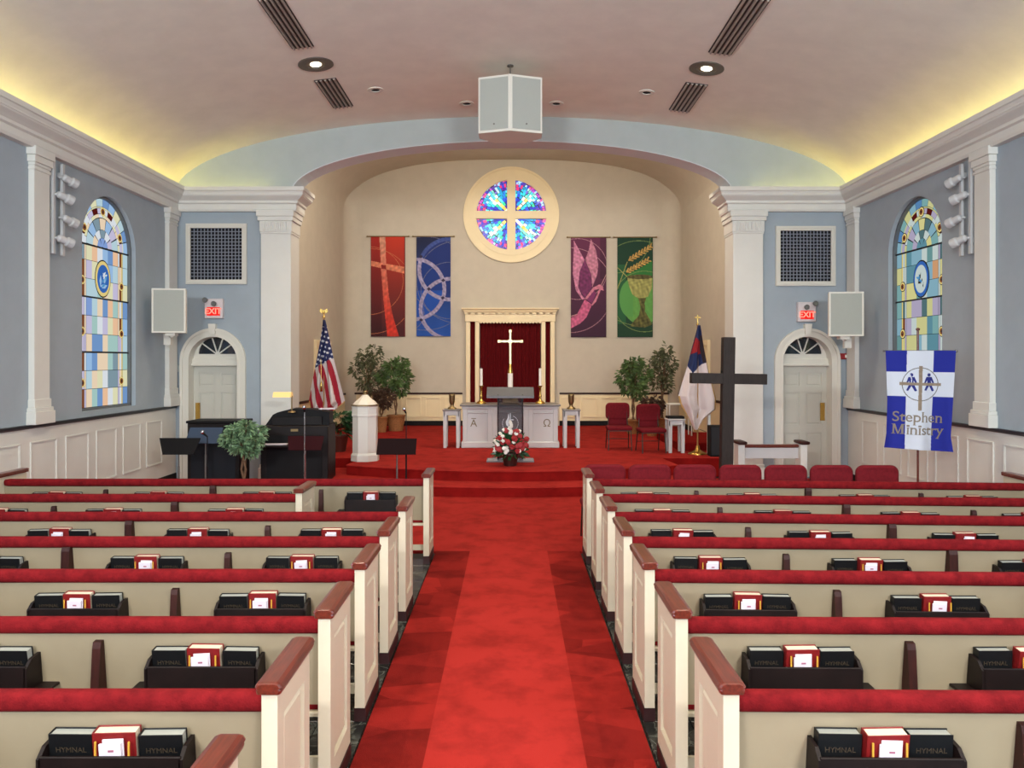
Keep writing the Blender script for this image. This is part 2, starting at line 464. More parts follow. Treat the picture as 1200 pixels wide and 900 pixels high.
# side walls with arched windows
for side, nm in ((-1, 'left'), (1, 'right')):
    b = MB(); holes = [arch_loop(cy, WHW, WZ0, WZS) for cy in WIN_Y]
    plate(b, [(YR-.3, -.1), (YF+.5, -.1), (YF+.5, 5.9), (YR-.3, 5.9)], holes, fnX(0), side*XW, side*(XW+.3))
    wall = struct('wall_'+nm, b, M_BLUE)
    zr = 1.385 if side < 0 else 1.345
    # wainscot
    b = MB(); b.box(side*XW, side*(XW-.025), YR, YF-.02, 0, zr-.04)
    ws = obj('wainscot', b, M_WAIN, wall)
    y = 13.87; pm = MB()
    fx = lambda u, v, w_, s=side: (s*(XW-.025-w_), u, v)
    frame_rect(pm, fx, -.295, .295, .375, 1.157, .018, -.002, .014)
    frame_rect(pm, fx, -.277, .277, .393, 1.139, .012, -.002, .007)
    pmm = pm.mesh('panel', M_WAIN)
    while y > YR+1:
        link('panel', pmm, wall, (0, y-.295, 0)); y -= .80
    b = MB(); sweep(b, [(side*XW, YR), (side*XW, YF-.02)], [(0, zr-.05), (.04, zr-.05), (.06, zr-.03), (.065, zr), (0, zr)], flip=side < 0)
    rl = struct('trim_chair_rail_'+nm, b, M_DARKRAIL)
    b = MB(); b.box(side*XW, side*(XW-.04), YR, YF-.02, 0, .12, .005); struct('baseboard_'+nm, b, M_BLACK)
    # pilasters
    for k, yc in enumerate((14.22, 10.25, 6.25, 2.25, -1.75)):
        hw = .17
        b = MB(); s = side
        b.box(s*XW, s*(XW-.08), yc-hw, yc+hw, zr+.32, 4.82, .004)
        for (q, z0, z1, pr) in ((.05, zr, zr+.17, .13), (.035, zr+.17, zr+.22, .115), (.015, zr+.22, zr+.33, .095), (.012, 4.74, 4.78, .095), (.012, 4.80, 4.84, .095), (.03, 4.84, 4.93, .11), (.05, 4.93, 5.04, .13)):
            y1 = min(yc+hw+q, YF-.005)
            b.box(s*XW, s*(XW-pr), yc-hw-q, y1, z0, z1, .006)
        struct('trim_pilaster_'+nm, b, M_TRIM)
# ceiling vault
b = MB(); N = 48; v = []
xs = [EA*math.sin(-PI/2+PI*k/N) for k in range(N+1)]
for y in (YR-.1, YF+.02):
    for x in xs: v.append((x, y, ceil_z(x)))
for y in (YR-.1, YF+.02):
    for x in xs: v.append((x*1.03, y, ceil_z(x)+.12))
f = [(k, k+1, N+1+k+1, N+1+k) for k in range(N)]+[(2*(N+1)+k, 3*(N+1)+k, 3*(N+1)+k+1, 2*(N+1)+k+1) for k in range(N)]
b.add(v, f, True); ceiling = struct('ceiling', b, M_CEIL)

# front wall with chancel arch and doors
arch = [(4.16, 0.0)]+[(4.16*math.cos(PI*k/40), 5.40+.97*math.sin(PI*k/40)) for k in range(41)]+[(-4.16, 0.0)]
DOORS = [(-5.62, 'left'), (5.55, 'right')]   # centre X
DHW, DZS = .475, 2.22
outer = [(-XW-.3, -.1), (-XW-.3, 8.2), (XW+.3, 8.2), (XW+.3, -.1)]
# outline that follows: floor, door notch, floor, arch, floor, door notch
def door_notch(cx, hw=DHW+.01):
    return [(cx+hw, -.1)]+[(cx+hw*math.cos(PI*k/20), DZS+hw*math.sin(PI*k/20)) for k in range(21)]+[(cx-hw, -.1)]
outer = [(XW+.3, 8.2), (XW+.3, -.1)]+door_notch(5.55)+[(4.16, -.1)]+arch[1:-1]+[(-4.16, -.1)]+door_notch(-5.62)+[(-XW-.3, -.1), (-XW-.3, 8.2)]
b = MB(); plate(b, outer, [], fnY, YF, YF+.48); 
wf = struct('wall_front', b, [M_BLUE])
# tympanum skin above the cornice (paler plaster)
b = MB()
o2 = [(XW, 5.3)]+[(4.16, 5.3)]+arch[1:-1]+[(-4.16, 5.3), (-XW, 5.3)]+[(x, ceil_z(x)) for x in xs][1:-1]
plate(b, o2, [], fnY, YF-.012, YF+.002)
obj('arch_band', b, M_TYMP, wf)
# arch soffit lining (cream) and jamb pilasters
b = MB(); inn = [(x*.997, z-.012) for x, z in arch[1:-1]]; out = [(x, z) for x, z in arch[1:-1]]
ring_plate(b, inn, out, fnY, YF-.013, YF+.49); struct('trim_arch_soffit', b, mat('arch_soffit_plaster', (212, 216, 220), .85))
# chancel pilasters (front face + jamb return)
for s, nm in ((-1, 'left'), (1, 'right')):
    b = MB()
    x0, x1 = s*4.70, s*4.14
    b.box(x0, x1, YF-.10, YF+.47, 0, 4.60, .004)
    for (q, z0, z1) in ((.012, 4.60, 4.64), (.02, 4.64, 4.84), (.05, 4.84, 4.92), (.07, 4.92, 5.03), (.04, 0, .22), (.02, .22, .28)):
        b.box(x0-s*-q if False else x0+s*q, x1-s*q, YF-.10-q, YF+.47, z0, z1, .005)
    p = struct('trim_chancel_pilaster_'+nm, b, M_TRIM)
    fl = MB(); fl.cyl((0, 0, 4.66), (0, 0, 4.81), .022, n=8); flm = fl.mesh('flute', M_TRIM)
    for k in range(7): link('flute', flm, p, (s*(4.20+.072*k), YF-.122, 0))
# entablature and cornice
PROF = [(0, 5.02), (.10, 5.02), (.115, 5.06), (.115, 5.15), (.15, 5.17), (.15, 5.21), (.19, 5.24), (.25, 5.28), (.29, 5.36), (.31, 5.37), (.31, 5.44), (.28, 5.44), (.27, 5.30), (0, 5.30)]
EMC = emit('cove_strip', (255, 232, 110), W_COVE)
for s, nm in ((-1, 'left'), (1, 'right')):
    b = MB(); path = [(s*XW, YR), (s*XW, YF), (s*4.145, YF), (s*4.145, YF+.47)]
    sweep(b, path, PROF, flip=s < 0)
    struct('trim_cornice_'+nm, b, M_TRIM)
    b = MB(); sweep(b, [(s*XW, YR), (s*XW, YF), (s*4.55, YF)], [(.14, 5.301), (.17, 5.301), (.17, 5.315), (.14, 5.315)], flip=s < 0)
    tag(obj('cove_light_strip', b, EMC), 'glowing yellow light strip hidden in the %s cornice trough' % nm, 'light strip')
# rear wall with tall windows (behind the camera)
b = MB(); rh = [arch_loop(cx, .9, 1.4, 4.0) for cx in (-3.6, 0, 3.6)]
plate(b, [(-XW-.3, -.1), (XW+.3, -.1), (XW+.3, 7), (-XW-.3, 7)], rh, fnY, YR, YR-.3); struct('wall_back', b, M_BLUE)
for i, cx in enumerate((-3.6, 0, 3.6)):
    b = MB(); L = arch_loop(cx, .9, 1.4, 4.0); b.prism(L, fnY, YR-.12, YR-.14)
    struct('window_%d' % (i+20), b, emit('daylit_rear_glass', (214, 232, 255), W_WIN_REAR))

# chancel shell
def cz(x): return 6.4+1.58*max(0, 1-(abs(x)/XC)**2.6)**(1/2.6)
tops = [(XC*math.sin(-PI/2+PI*k/40), cz(XC*math.sin(-PI/2+PI*k/40))) for k in range(41)]
RW = (-.02, 6.39, 1.05)
b = MB()
hole = [(RW[0]+RW[2]*math.cos(2*PI*k/48), RW[1]+RW[2]*math.sin(2*PI*k/48)) for k in range(48)]
plate(b, [(XC, 0), (-XC, 0)]+tops, [hole], fnY, YB, YB+.3); struct('wall_chancel_back', b, M_CREAM)
for s, nm in ((-1, 'left'), (1, 'right')):
    b = MB(); b.box(s*XC, s*(XC+.2), YF+.47, YB+.3, -.1, 6.6)
    # rounded corner
    r = .45; v = []
    for k in range(9):
        t = PI/2*k/8
        for z in (0, 7.2): v.append((s*(XC-r+r*math.cos(t)), YB-r+r*math.sin(t), z))
    b.add(v, [(2*k, 2*k+2, 2*k+3, 2*k+1) for k in range(8)], True)
    struct('wall_chancel_'+nm, b, M_CREAM)
b = MB(); v = []
for y in (YF+.47, YB+.1):
    for (x, z) in tops: v.append((x, y, z))
b.add(v, [(k, k+1, 42+k, 41+k) for k in range(40)], True)
o = struct('ceiling', b, M_CREAM)

# platform
def bump(off):   # front outline of a step, left to right
    pts = []
    xe = 2.97+off*.9; y0 = 13.0-off*1.08
    for k in range(25):
        t = -1+2*k/24; pts.append((xe*t, y0+(.78)*t*t))
    return pts
fnZ = lambda u, v, w_: (u, v, w_)
def flat_prism(mb, poly, z0, z1):
    vv = [[Vector((p[0], p[1], 0)) for p in poly]]; tr = tessellate_polygon(vv); n = len(poly)
    v = [(p[0], p[1], z1) for p in poly]+[(p[0], p[1], z0) for p in poly]
    f = []
    for t in tr:
        P = [Vector(v[i]) for i in t]; nz = (P[1]-P[0]).cross(P[2]-P[0]).z
        f.append(tuple(t) if nz > 0 else tuple(t)[::-1])
    mb.m = 0; mb.add(v, f); mb.m = 1
    mb.add(v, [(k, n+k, n+(k+1) % n, (k+1) % n) for k in range(n)])
    return mb
plat = thing('platform', 'red carpeted chancel platform with two curved steps at its front', 'platform')
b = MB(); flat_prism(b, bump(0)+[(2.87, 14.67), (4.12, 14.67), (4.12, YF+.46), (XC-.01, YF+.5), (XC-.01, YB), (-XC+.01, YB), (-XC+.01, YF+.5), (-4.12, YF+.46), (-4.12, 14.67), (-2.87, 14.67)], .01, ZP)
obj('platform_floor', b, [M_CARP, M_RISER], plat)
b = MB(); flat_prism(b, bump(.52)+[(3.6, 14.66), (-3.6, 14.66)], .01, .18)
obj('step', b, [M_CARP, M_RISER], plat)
b = MB(); b.box(3.45, XC-.02, 15.9, 18.3, ZP, .52, .01); obj('side_riser', b, M_RISER, plat)
for off, z in ((0, ZP), (.52, .18)):
    b = MB(); pts = [Vector((x, y, z-.012)) for x, y in bump(off)]; b.tube(pts, .014, 6)
    obj('step_nosing', b, M_CARP, plat)
# chancel wainscot
ZR = 1.306
for (x0, x1) in ((-XC+.25, -1.42), (1.36, XC-.25)):
    b = MB(); b.box(x0, x1, YB-.03, YB, ZP+.14, ZR-.04)
    wsn = struct('trim_chancel_wainscot', b, M_CTRIM)
    b = MB(); b.box(x0, x1, YB-.06, YB, ZR-.05, ZR, .005); obj('dark_cap_rail', b, M_DWOOD, wsn)
    b = MB(); b.box(x0, x1, YB-.05, YB, ZP, ZP+.14, .005); obj('dark_base', b, M_BLACK, wsn)
    pm = MB(); frame_rect(pm, lambda u, v, w_: (u, YB-.03-w_, v), -.225, .225, .60, 1.18, .04, -.001, .03); pm2 = pm.mesh('panel', M_CTRIM)
    n = int((x1-x0)/.555)
    for k in range(n): link('panel', pm2, wsn, ((x1-.30-.555*k) if x0 < 0 else (x0+.30+.555*k), 0, 0))
for s in (-1, 1):
    b = MB(); b.box(s*XC, s*(XC-.03), 16.2, YB-.3, ZP+.14, ZR-.04)
    wsn = struct('trim_chancel_side_wainscot', b, M_CTRIM)
    b = MB(); b.box(s*XC, s*(XC-.06), 16.2, YB-.3, ZR-.05, ZR, .005); obj('dark_cap_rail', b, M_DWOOD, wsn)
    b = MB(); b.box(s*XC, s*(XC-.05), 16.2, YB-.3, ZP, ZP+.14, .005); obj('dark_base', b, M_BLACK, wsn)
    # side door casing of the chancel
    b = MB(); fx = lambda u, v, w_, s=s: (s*(XC-w_), u, v)
    frame_rect(b, fx, 18.4, 19.9, ZP, 2.72, .13, -.01, .07)
    dd = struct('door_%d' % (3 if s > 0 else 4), b, M_CTRIM)
    b = MB(); b.prism([(18.53, ZP), (19.77, ZP), (19.77, 2.59), (18.53, 2.59)], fx, 0, .035); obj('door_leaf', b, M_CTRIM, dd)

# ---------------------------------------------------------------- side windows
PAL = [(160, 196, 234), (244, 220, 190), (136, 166, 222), (228, 234, 240), (232, 230, 190), (134, 158, 170), (190, 218, 228), (204, 198, 226), (244, 200, 162), (172, 208, 202), (120, 158, 208)]
PALM = [emit('window_glass_%s' % 'abcdefghijkl'[i], c, 0.38) for i, c in enumerate(PAL)]
PALR = [(150, 196, 214), (238, 232, 160), (108, 160, 176), (220, 234, 230), (228, 226, 160), (96, 128, 132), (140, 190, 190), (196, 186, 214), (232, 176, 130), (120, 168, 168), (100, 150, 200)]
PALRM = [emit('window_glass_right_%s' % 'abcdefghijkl'[i], c, 0.31) for i, c in enumerate(PALR)]
RUST = emit('window_glass_rust', (176, 104, 60), .2); RED = emit('window_glass_dark_red', (120, 40, 36), .2); DKB = emit('window_glass_blue', (60, 110, 190), .35)
GOLDG = emit('window_glass_gold', (244, 220, 140), .35)
def pane_poly(name, parent, poly, x, m, th=.006, sgn=1):
    b = MB(); b.prism(poly, lambda u, v, w_: (w_, u, v), x, x+sgn*th); return obj(name, b, m, parent)
def window(idx, side, cy, detail):
    s = side; xg = s*(XW+.10); palm = PALM if s < 0 else PALRM
    # frame
    b = MB(); fx = lambda u, v, w_: (w_, u, v)
    ring_plate(b, arch_path(cy, WHW-.035, WZ0+.03, WZS), arch_path(cy, WHW+.0, WZ0, WZS), fx, xg-s*.03, xg+s*.05)
    b.box(xg-s*.03, xg+s*.05, cy-WHW, cy+WHW, WZ0, WZ0+.035)
    wdw = struct('window_%d' % idx, b, mat('window_frame_paint', (100, 104, 106), .5))
    xb = xg+s*.03     # glass plane
    if not detail:
        L = arch_loop(cy, WHW-.03, WZ0+.03, WZS)
        b = MB(); b.prism(L, fx, xb, xb+s*.01); obj('pane', b, emit('daylit_side_glass', (190, 212, 238), W_WIN_SIDE), wdw)
        b = MB()
        for k in range(1, 6): b.box(xb-s*.02, xb, cy-WHW, cy+WHW, WZ0+k*.55, WZ0+k*.55+.015)
        for k in (-1, 0, 1): b.box(xb-s*.02, xb, cy+k*.4-.006, cy+k*.4+.006, WZ0, WZS+.6)
        obj('leading', b, M_LEAD, wdw); return wdw
    # dark lead sheet behind the panes
    b = MB(); b.prism(arch_loop(cy, WHW-.02, WZ0+.02, WZS), fx, xb+s*.012, xb+s*.02); obj('leading', b, M_LEAD, wdw)
    R = WHW-.035; gi = .31; g = .004
    R2 = R-gi
    rnd = random.Random(idx*11+3)
    rows = [WZ0+.04+k*.282 for k in range(10)]
    rows[-1] = WZS
    major = (3, 6)
    # central columns
    for r in range(9):
        z0, z1 = rows[r]+g, rows[r+1]-g
        if r in major: z0 += .012
        cols = 6; wd = 2*R2/cols
        for c in range(cols):
            y0 = cy-R2+c*wd+g; y1 = y0+wd-2*g
            # medallion hole: skip panes wholly inside
            pane_poly('pane', wdw, [(y0, z0), (y1, z0), (y1, z1), (y0, z1)], xb, palm[rnd.randrange(11)])
        for sg in (-1, 1):   # border strips
            e0 = cy+sg*(R2+.012); e1 = cy+sg*(R2+.05); e2 = cy+sg*(R2+.165); e3 = cy+sg*R
            for (a, c_, mm) in ((e0, e1, palm[rnd.choice((3, 1, 7))]), (e1+sg*.012, e2-sg*.05, RUST if rnd.random() < .3 else palm[rnd.choice((5, 7, 1, 3))]), (e2-sg*.04, e2-sg*.012, GOLDG), (e2, e3, palm[rnd.choice((0, 4, 6, 10, 9))])):
                y0, y1 = sorted((a, c_)); y0 += .003; y1 -= .003
                pane_poly('pane', wdw, [(y0, z0), (y1, z0), (y1, z1), (y0, z1)], xb, mm)
    # arch part: rings
    def sector(r0, r1, t0, t1, mm, n=4):
        a = [(cy+r1*math.cos(t0+(t1-t0)*k/n), WZS+.01+r1*math.sin(t0+(t1-t0)*k/n)) for k in range(n+1)]
        c_ = [(cy+r0*math.cos(t1-(t1-t0)*k/n), WZS+.01+r0*math.sin(t1-(t1-t0)*k/n)) for k in range(n+1)]
        pane_poly('pane', wdw, a+c_, xb, mm)
    for (r0, r1, n, cols) in ((.02, .15, 3, (2, 2, 2)), (.157, .28, 5, (7, 3, 5, 3, 1)), (.288, R2-.005, 7, (6, 7, 0, 1, 5, 0, 6))):
        for k in range(n): sector(r0, r1, PI*k/n+.012/max(.1, r0+.1), PI*(k+1)/n-.012/max(.1, r0+.1), palm[cols[k % len(cols)]])
    for (r0, r1, n, ch) in ((R2+.01, R2+.06, 14, (4, 3, 1)), (R2+.068, R2+.15, 12, (7, 3)), (R2+.158, R2+.175, 12, (4,)), (R2+.183, R-.004, 12, (0, 10, 6, 4))):
        for k in range(n):
            m_ = palm[ch[k % len(ch)]]
            if n == 12 and ch == (7, 3) and k % 3 == 1: m_ = RED
            sector(r0, r1, PI*k/n+.012, PI*(k+1)/n-.012, m_)
    # roundels in the border
    ros = [(cy+sg*(R2+.115), z) for sg in (-1, 1) for z in (WZ0+.42, WZ0+1.2, WZ0+1.98)]+[(cy+(R2+.115)*math.cos(t), WZS+(R2+.115)*math.sin(t)) for t in (PI*.14, PI/2, PI*.86)]
    rm = MB(); fx2 = lambda u, v, w_: (w_, u, v)
    disc = lambda r, n=14: [(r*math.cos(2*PI*k/n), r*math.sin(2*PI*k/n)) for k in range(n)]
    rm.m = 0; rm.prism(disc(.085), fx2, 0, -s*.004); rm.m = 1; rm.prism(disc(.072), fx2, -s*.004, -s*.007); rm.m = 2; rm.prism(disc(.048), fx2, -s*.007, -s*.010); rm.m = 0; rm.prism(disc(.02, 8), fx2, -s*.01, -s*.012)
    rme = rm.mesh('roundel', [M_LEAD, GOLDG, RUST])
    for (y, z) in ros: link('roundel', rme, wdw, (xb, y, z))
    # central medallion
    b = MB(); zc = WZ0+2.05
    ov = lambda r: [(cy+r*.235*math.cos(2*PI*k/24), zc+r*.30*math.sin(2*PI*k/24)) for k in range(24)]
    b.m = 0; b.prism(ov(1), fx, xb-s*.002, xb-s*.008); b.m = 1; b.prism(ov(.93), fx, xb-s*.008, xb-s*.012); b.m = 2; b.prism(ov(.74), fx, xb-s*.012, xb-s*.016)
    md = obj('medallion', b, [M_LEAD, GOLDG if s < 0 else DKB, DKB if s < 0 else palm[3]], wdw)
    b = MB()
    for k in range(11):
        a = rnd.uniform(0, 2*PI); r = rnd.uniform(.02, .1); y, z = cy+r*math.cos(a), zc+1.3*r*math.sin(a)
        q = rnd.uniform(0, PI); d1 = Vector((math.cos(q), math.sin(q)))*rnd.uniform(.04, .09); d2 = Vector((-d1.y, d1.x))*.35
        b.m = k % 3
        b.prism([(y-d1.x, z-d1.y), (y+d2.x, z+d2.y), (y+d1.x, z+d1.y), (y-d2.x, z-d2.y)], fx, xb-s*.016, xb-s*(.018+.0005*k))
    obj('medallion_glass', b, [palm[3], palm[0] if s < 0 else M_LEAD, emit('medallion_blue', (90, 160, 214), .35)], md)
    # saddle bars
    b = MB()
    for z in (rows[3], rows[6], rows[9]): b.box(xb-s*.025, xb-s*.003, cy-R, cy+R, z-.012, z+.012)
    obj('saddle_bar', b, M_LEAD, wdw)
    return wdw
wn = 1
for s in (-1, 1):
    for k, cy in enumerate(WIN_Y):
        window(wn, s, cy, k <= 1); wn += 1

# ---------------------------------------------------------------- round window
def radial_color(x, y):      # x,y in quadrant frame, 0..1
    r = math.hypot(x, y); a = math.degrees(math.atan2(y, x)); a = min(a, 90-a)    # 0..45 symmetric
    n = random.random()
    if r < .22: return random.choice([(235, 235, 225), (240, 226, 160), (110, 70, 140), (40, 60, 120)])
    if a > 38 and r < .62: return random.choice([(250, 226, 120), (236, 190, 60), (240, 236, 220)])
    if a > 35 and r < .85: return random.choice([(236, 240, 244), (70, 200, 220), (120, 220, 200)])
    w_ = 20-(r-.2)*6
    if abs(a-w_) < 5.5*(1.1-r) or (r < .5 and 5 < a < 30): return random.choice([(20, 40, 190), (30, 70, 214), (50, 30, 160), (20, 130, 220)])
    if r > .86: return random.choice([(190, 80, 200), (60, 60, 190), (230, 90, 150), (170, 210, 240), (90, 60, 170)])
    if abs(a-w_) < 6 and r > .7: return random.choice([(220, 50, 120), (90, 20, 170)])
    if r > .7: return random.choice([(50, 190, 230), (60, 100, 210), (180, 230, 240), (120, 110, 210), (30, 160, 210)])
    return random.choice([(20, 190, 220), (40, 210, 230), (0, 160, 210), (40, 200, 150), (90, 220, 230)])
b = MB()
for (r0, r1, y0, y1) in ((1.0, 1.37, -.05, .0), (1.31, 1.37, -.08, -.05), (1.03, 1.16, -.075, -.05)):
    inn = [(RW[0]+r0*math.cos(2*PI*k/64), RW[1]+r0*math.sin(2*PI*k/64)) for k in range(65)]
    out = [(RW[0]+r1*math.cos(2*PI*k/64), RW[1]+r1*math.sin(2*PI*k/64)) for k in range(65)]
    ring_plate(b, inn, out, fnY, YB+y0, YB+y1+.02)
rw = struct('window_9', b, M_CTRIM)
b = MB(); b.box(RW[0]-.12, RW[0]+.12, YB-.07, YB+.1, RW[1]-1.04, RW[1]+1.04, .008); b.box(RW[0]-1.04, RW[0]+1.04, YB-.068, YB+.1, RW[1]-.11, RW[1]+.11, .008)
obj('cross_mullion', b, M_CTRIM, rw)
b = MB(); b.cyl((RW[0], YB+.06, RW[1]), (RW[0], YB+.08, RW[1]), 1.04, n=48, smooth=False); obj('leading', b, M_LEAD, rw)
RG = attr_mat('round_window_glass', .3, .30)
for (qx, qz) in ((1, 1), (-1, 1), (-1, -1), (1, -1)):
    vs = []; fs = []; cols = []
    ro = [0, .12, .22, .32, .42, .52, .62, .71, .80, .88, .95, 1.0]
    for i in range(len(ro)-1):
        n = [2, 3, 5, 7, 9, 11, 13, 17, 20, 22, 24][i]; jit = random.random()*.3
        for k in range(n):
            a0 = max(0, (k+random.uniform(-.12, .12))/n); a1 = min(1, (k+1+random.uniform(-.12, .12))/n)
            r0 = max(0, ro[i]+random.uniform(-.02, .02))*1.03; r1 = ro[i+1]*1.03 if i == 10 else (ro[i+1]+random.uniform(-.01, .03))*1.03
            pts = [(r0, a0), (r1, a0), (r1, a1), (r0, a1)]
            P = [(r*math.cos(a*PI/2), r*math.sin(a*PI/2)) for r, a in pts]
            c = (sum(p[0] for p in P)/4, sum(p[1] for p in P)/4)
            P = [(c[0]+(p[0]-c[0])*.9, c[1]+(p[1]-c[1])*.9) for p in P]
            if c[0] < .1 or c[1] < .1: continue
            bb = len(vs)
            for p in P: vs.append((RW[0]+qx*p[0], YB+.05, RW[1]+qz*p[1]))
            fs.append((bb, bb+1, bb+2, bb+3) if qx*qz < 0 else (bb+3, bb+2, bb+1, bb))
            cc = srgb(radial_color(c[0]/1.03, c[1]/1.03)); cols += [cc]*4
    me = bpy.data.meshes.new('stained_glass'); me.from_pydata(vs, [], fs); me.materials.append(RG)
    ca = me.color_attributes.new('Col', 'FLOAT_COLOR', 'POINT'); ca.data.foreach_set('color', np.array(cols, dtype=np.float32).ravel())
    o = link('stained_glass', me, rw); o['kind'] = 'stuff'

# ---------------------------------------------------------------- doors
for i, (cx, nm) in enumerate(DOORS):
    hw = DHW
    b = MB()
    ring_plate(b, arch_path(cx, hw, 0, DZS), arch_path(cx, hw+.13, 0, DZS), fnY, YF-.045, YF+.01)
    ring_plate(b, arch_path(cx, hw+.09, 0, DZS), arch_path(cx, hw+.14, 0, DZS), fnY, YF-.07, YF)
    ring_plate(b, arch_path(cx, hw-.02, 0, DZS), arch_path(cx, hw+.02, 0, DZS), fnY, YF-.055, YF+.3)
    b.prism([(cx-.05, DZS+hw+.02), (cx+.05, DZS+hw+.02), (cx+.07, DZS+hw+.22), (cx-.07, DZS+hw+.22)], fnY, YF-.10, YF)
    d = struct('door_%d' % (i+1), b, M_CASE)
    # transom bar, tympanum with fanlight
    yd = YF+.22
    b = MB(); b.box(cx-hw, cx+hw, YF+.12, yd+.05, 2.15, 2.26, .006); b.box(cx-hw, cx+hw, YF+.08, yd+.05, 2.125, 2.165, .006)
    obj('transom_bar', b, M_CASE, d)
    zf = 2.34; Rf = .36
    half = lambda R, n=20: [(cx+R*math.cos(PI*k/n), zf+R*math.sin(PI*k/n)) for k in range(n+1)]
    b = MB(); outl = [(cx-hw, 2.22), (cx+hw, 2.22)]+[(cx+hw*math.cos(PI*k/20), DZS+hw*math.sin(PI*k/20)) for k in range(1, 20)]
    plate(b, outl, [half(Rf)], fnY, yd-.04, yd); obj('fanlight_surround', b, M_CASE, d)
    for k in range(5):
        t0, t1 = PI*k/5, PI*(k+1)/5
        b = MB(); b.prism([(cx, zf)]+[(cx+Rf*math.cos(t0+(t1-t0)*j/4), zf+Rf*math.sin(t0+(t1-t0)*j/4)) for j in range(5)], fnY, yd-.012, yd-.006)
        obj('pane', b, mat('fanlight_glass', (30, 36, 44), .08, spec=.8), d)
    b = MB()
    for k in range(1, 5):
        t = PI*k/5; q = Vector((math.cos(t), math.sin(t))); n = Vector((-q.y, q.x))*.011
        b.prism([(cx+n.x, zf+n.y), (cx-n.x, zf-n.y), (cx+q.x*Rf-n.x, zf+q.y*Rf-n.y), (cx+q.x*Rf+n.x, zf+q.y*Rf+n.y)], fnY, yd-.035, yd-.01)
    b.cyl((cx, yd-.036, zf+.01), (cx, yd-.01, zf+.01), .045, n=12)
    b.box(cx-Rf, cx+Rf, yd-.034, yd-.01, zf-.015, zf+.012)
    obj('fanlight_bars', b, M_CASE, d)
    # leaf with six recessed panels
    P = []
    for (z0, z1) in ((.2, .85), (1.0, 1.62), (1.74, 2.0)):
        for (x0, x1) in ((-.36, -.06), (.06, .36)): P.append([(cx+x0, z0), (cx+x1, z0), (cx+x1, z1), (cx+x0, z1)])
    b = MB(); plate(b, [(cx-hw+.02, .01), (cx+hw-.02, .01), (cx+hw-.02, 2.13), (cx-hw+.02, 2.13)], P, fnY, yd-.02, yd+.02)
    lf = obj('door_leaf', b, M_DOOR, d)
    for q in P:
        b = MB(); x0, z0 = q[0]; x1, z1 = q[2]; b.box(x0, x1, yd-.004, yd+.01, z0, z1); b.box(x0+.03, x1-.03, yd-.013, yd, z0+.03, z1-.03, .008)
        obj('panel', b, M_DOOR, lf)
    px = cx-.38 if i == 0 else cx+.38
    b = MB(); b.box(px-.045, px+.045, yd-.026, yd-.019, 1.08, 1.42, .002); b.cyl((px, yd-.035, 1.40), (px, yd-.02, 1.40), .018)
    obj('push_plate', b, M_BRASS, d, label='brass push plate')

# ---------------------------------------------------------------- wall grilles
for (x0, x1, y0, y1, nm) in ((218, 289, 262, 333, 'left'), (909, 979, 265, 335, 'right')):
    a = at(x0, y1, YF-.03); c = at(x1, y0, YF-.03); cx = (a.x+c.x)/2; z = (a.z+c.z)/2; hx = (c.x-a.x)/2; hz = (c.z-a.z)/2
    t = thing('wall_grille', 'square white framed egg-crate grille high on the %s front wall' % nm, 'vent', (cx, YF, z), group=None)
    b = MB(); frame_rect(b, lambda u, v, w_: (u, w_, v), -hx, hx, -hz, hz, .085, -.05, 0); frame_rect(b, lambda u, v, w_: (u, w_, v), -hx+.02, hx-.02, -hz+.02, hz-.02, .02, -.06, -.04); obj('frame', b, M_VENTF, t)
    b = MB(); b.box(-hx+.05, hx-.05, -.015, -.002, -hz+.05, hz-.05); obj('backing', b, M_DARKVOID, t)
    n = 15; b = MB(); s1 = hx-.085; s2 = hz-.085
    for k in range(1, n):
        b.box(-s1+2*s1*k/n-.007, -s1+2*s1*k/n+.007, -.03, -.012, -s2, s2); b.box(-s1, s1, -.031, -.013, -s2+2*s2*k/n-.007, -s2+2*s2*k/n+.007)
    obj('lattice', b, mat('grille_lattice_paint', (128, 134, 146), .5), t)

# ---------------------------------------------------------------- hanging, wall and ceiling fittings
def wall_speaker(px0, px1, py0, py1, Y, ang, label, wx):
    a = at(px0, py1, Y); c = at(px1, py0, Y); hx = (c.x-a.x)/2; hz = (c.z-a.z)/2; s = -1 if wx < 0 else 1
    t = thing('wall_speaker', label, 'speaker', ((a.x+c.x)/2, Y, (a.z+c.z)/2), (0, 0, ang))
    b = MB(); b.prism([(-hx, 0), (hx, 0), (hx*.7, .36), (-hx*.7, .36)], lambda u, v, w_: (u, v, w_), -hz, hz); obj('cabinet', b, M_SPKF, t)
    b = MB(); b.box(-hx+.025, hx-.025, -.012, .0, -hz+.025, hz-.025, .005); obj('grille', b, M_SPK, t)
    b = MB(); frame_rect(b, lambda u, v, w_: (u, w_, v), -hx, hx, -hz, hz, .028, -.02, 0); obj('frame', b, M_SPKF, t)
    b = MB(); b.box(-.08, .08, .05, .25, -hz-.05, -hz); b.cyl((0, .15, -hz-.05), (s*.12, .42, -hz-.05), .025); b.box(s*.08, s*.2, .35, .46, -hz-.2, -hz+.1)
    obj('bracket', b, M_SPKF, t)
    return t
wall_speaker(179, 217, 338, 390, 13.2, .12, 'grey-green fabric fronted speaker on wall at the left front corner', -1)
wall_speaker(972, 1011, 342, 394, 13.2, -.12, 'grey-green fabric fronted speaker on wall at the right front corner', 1)
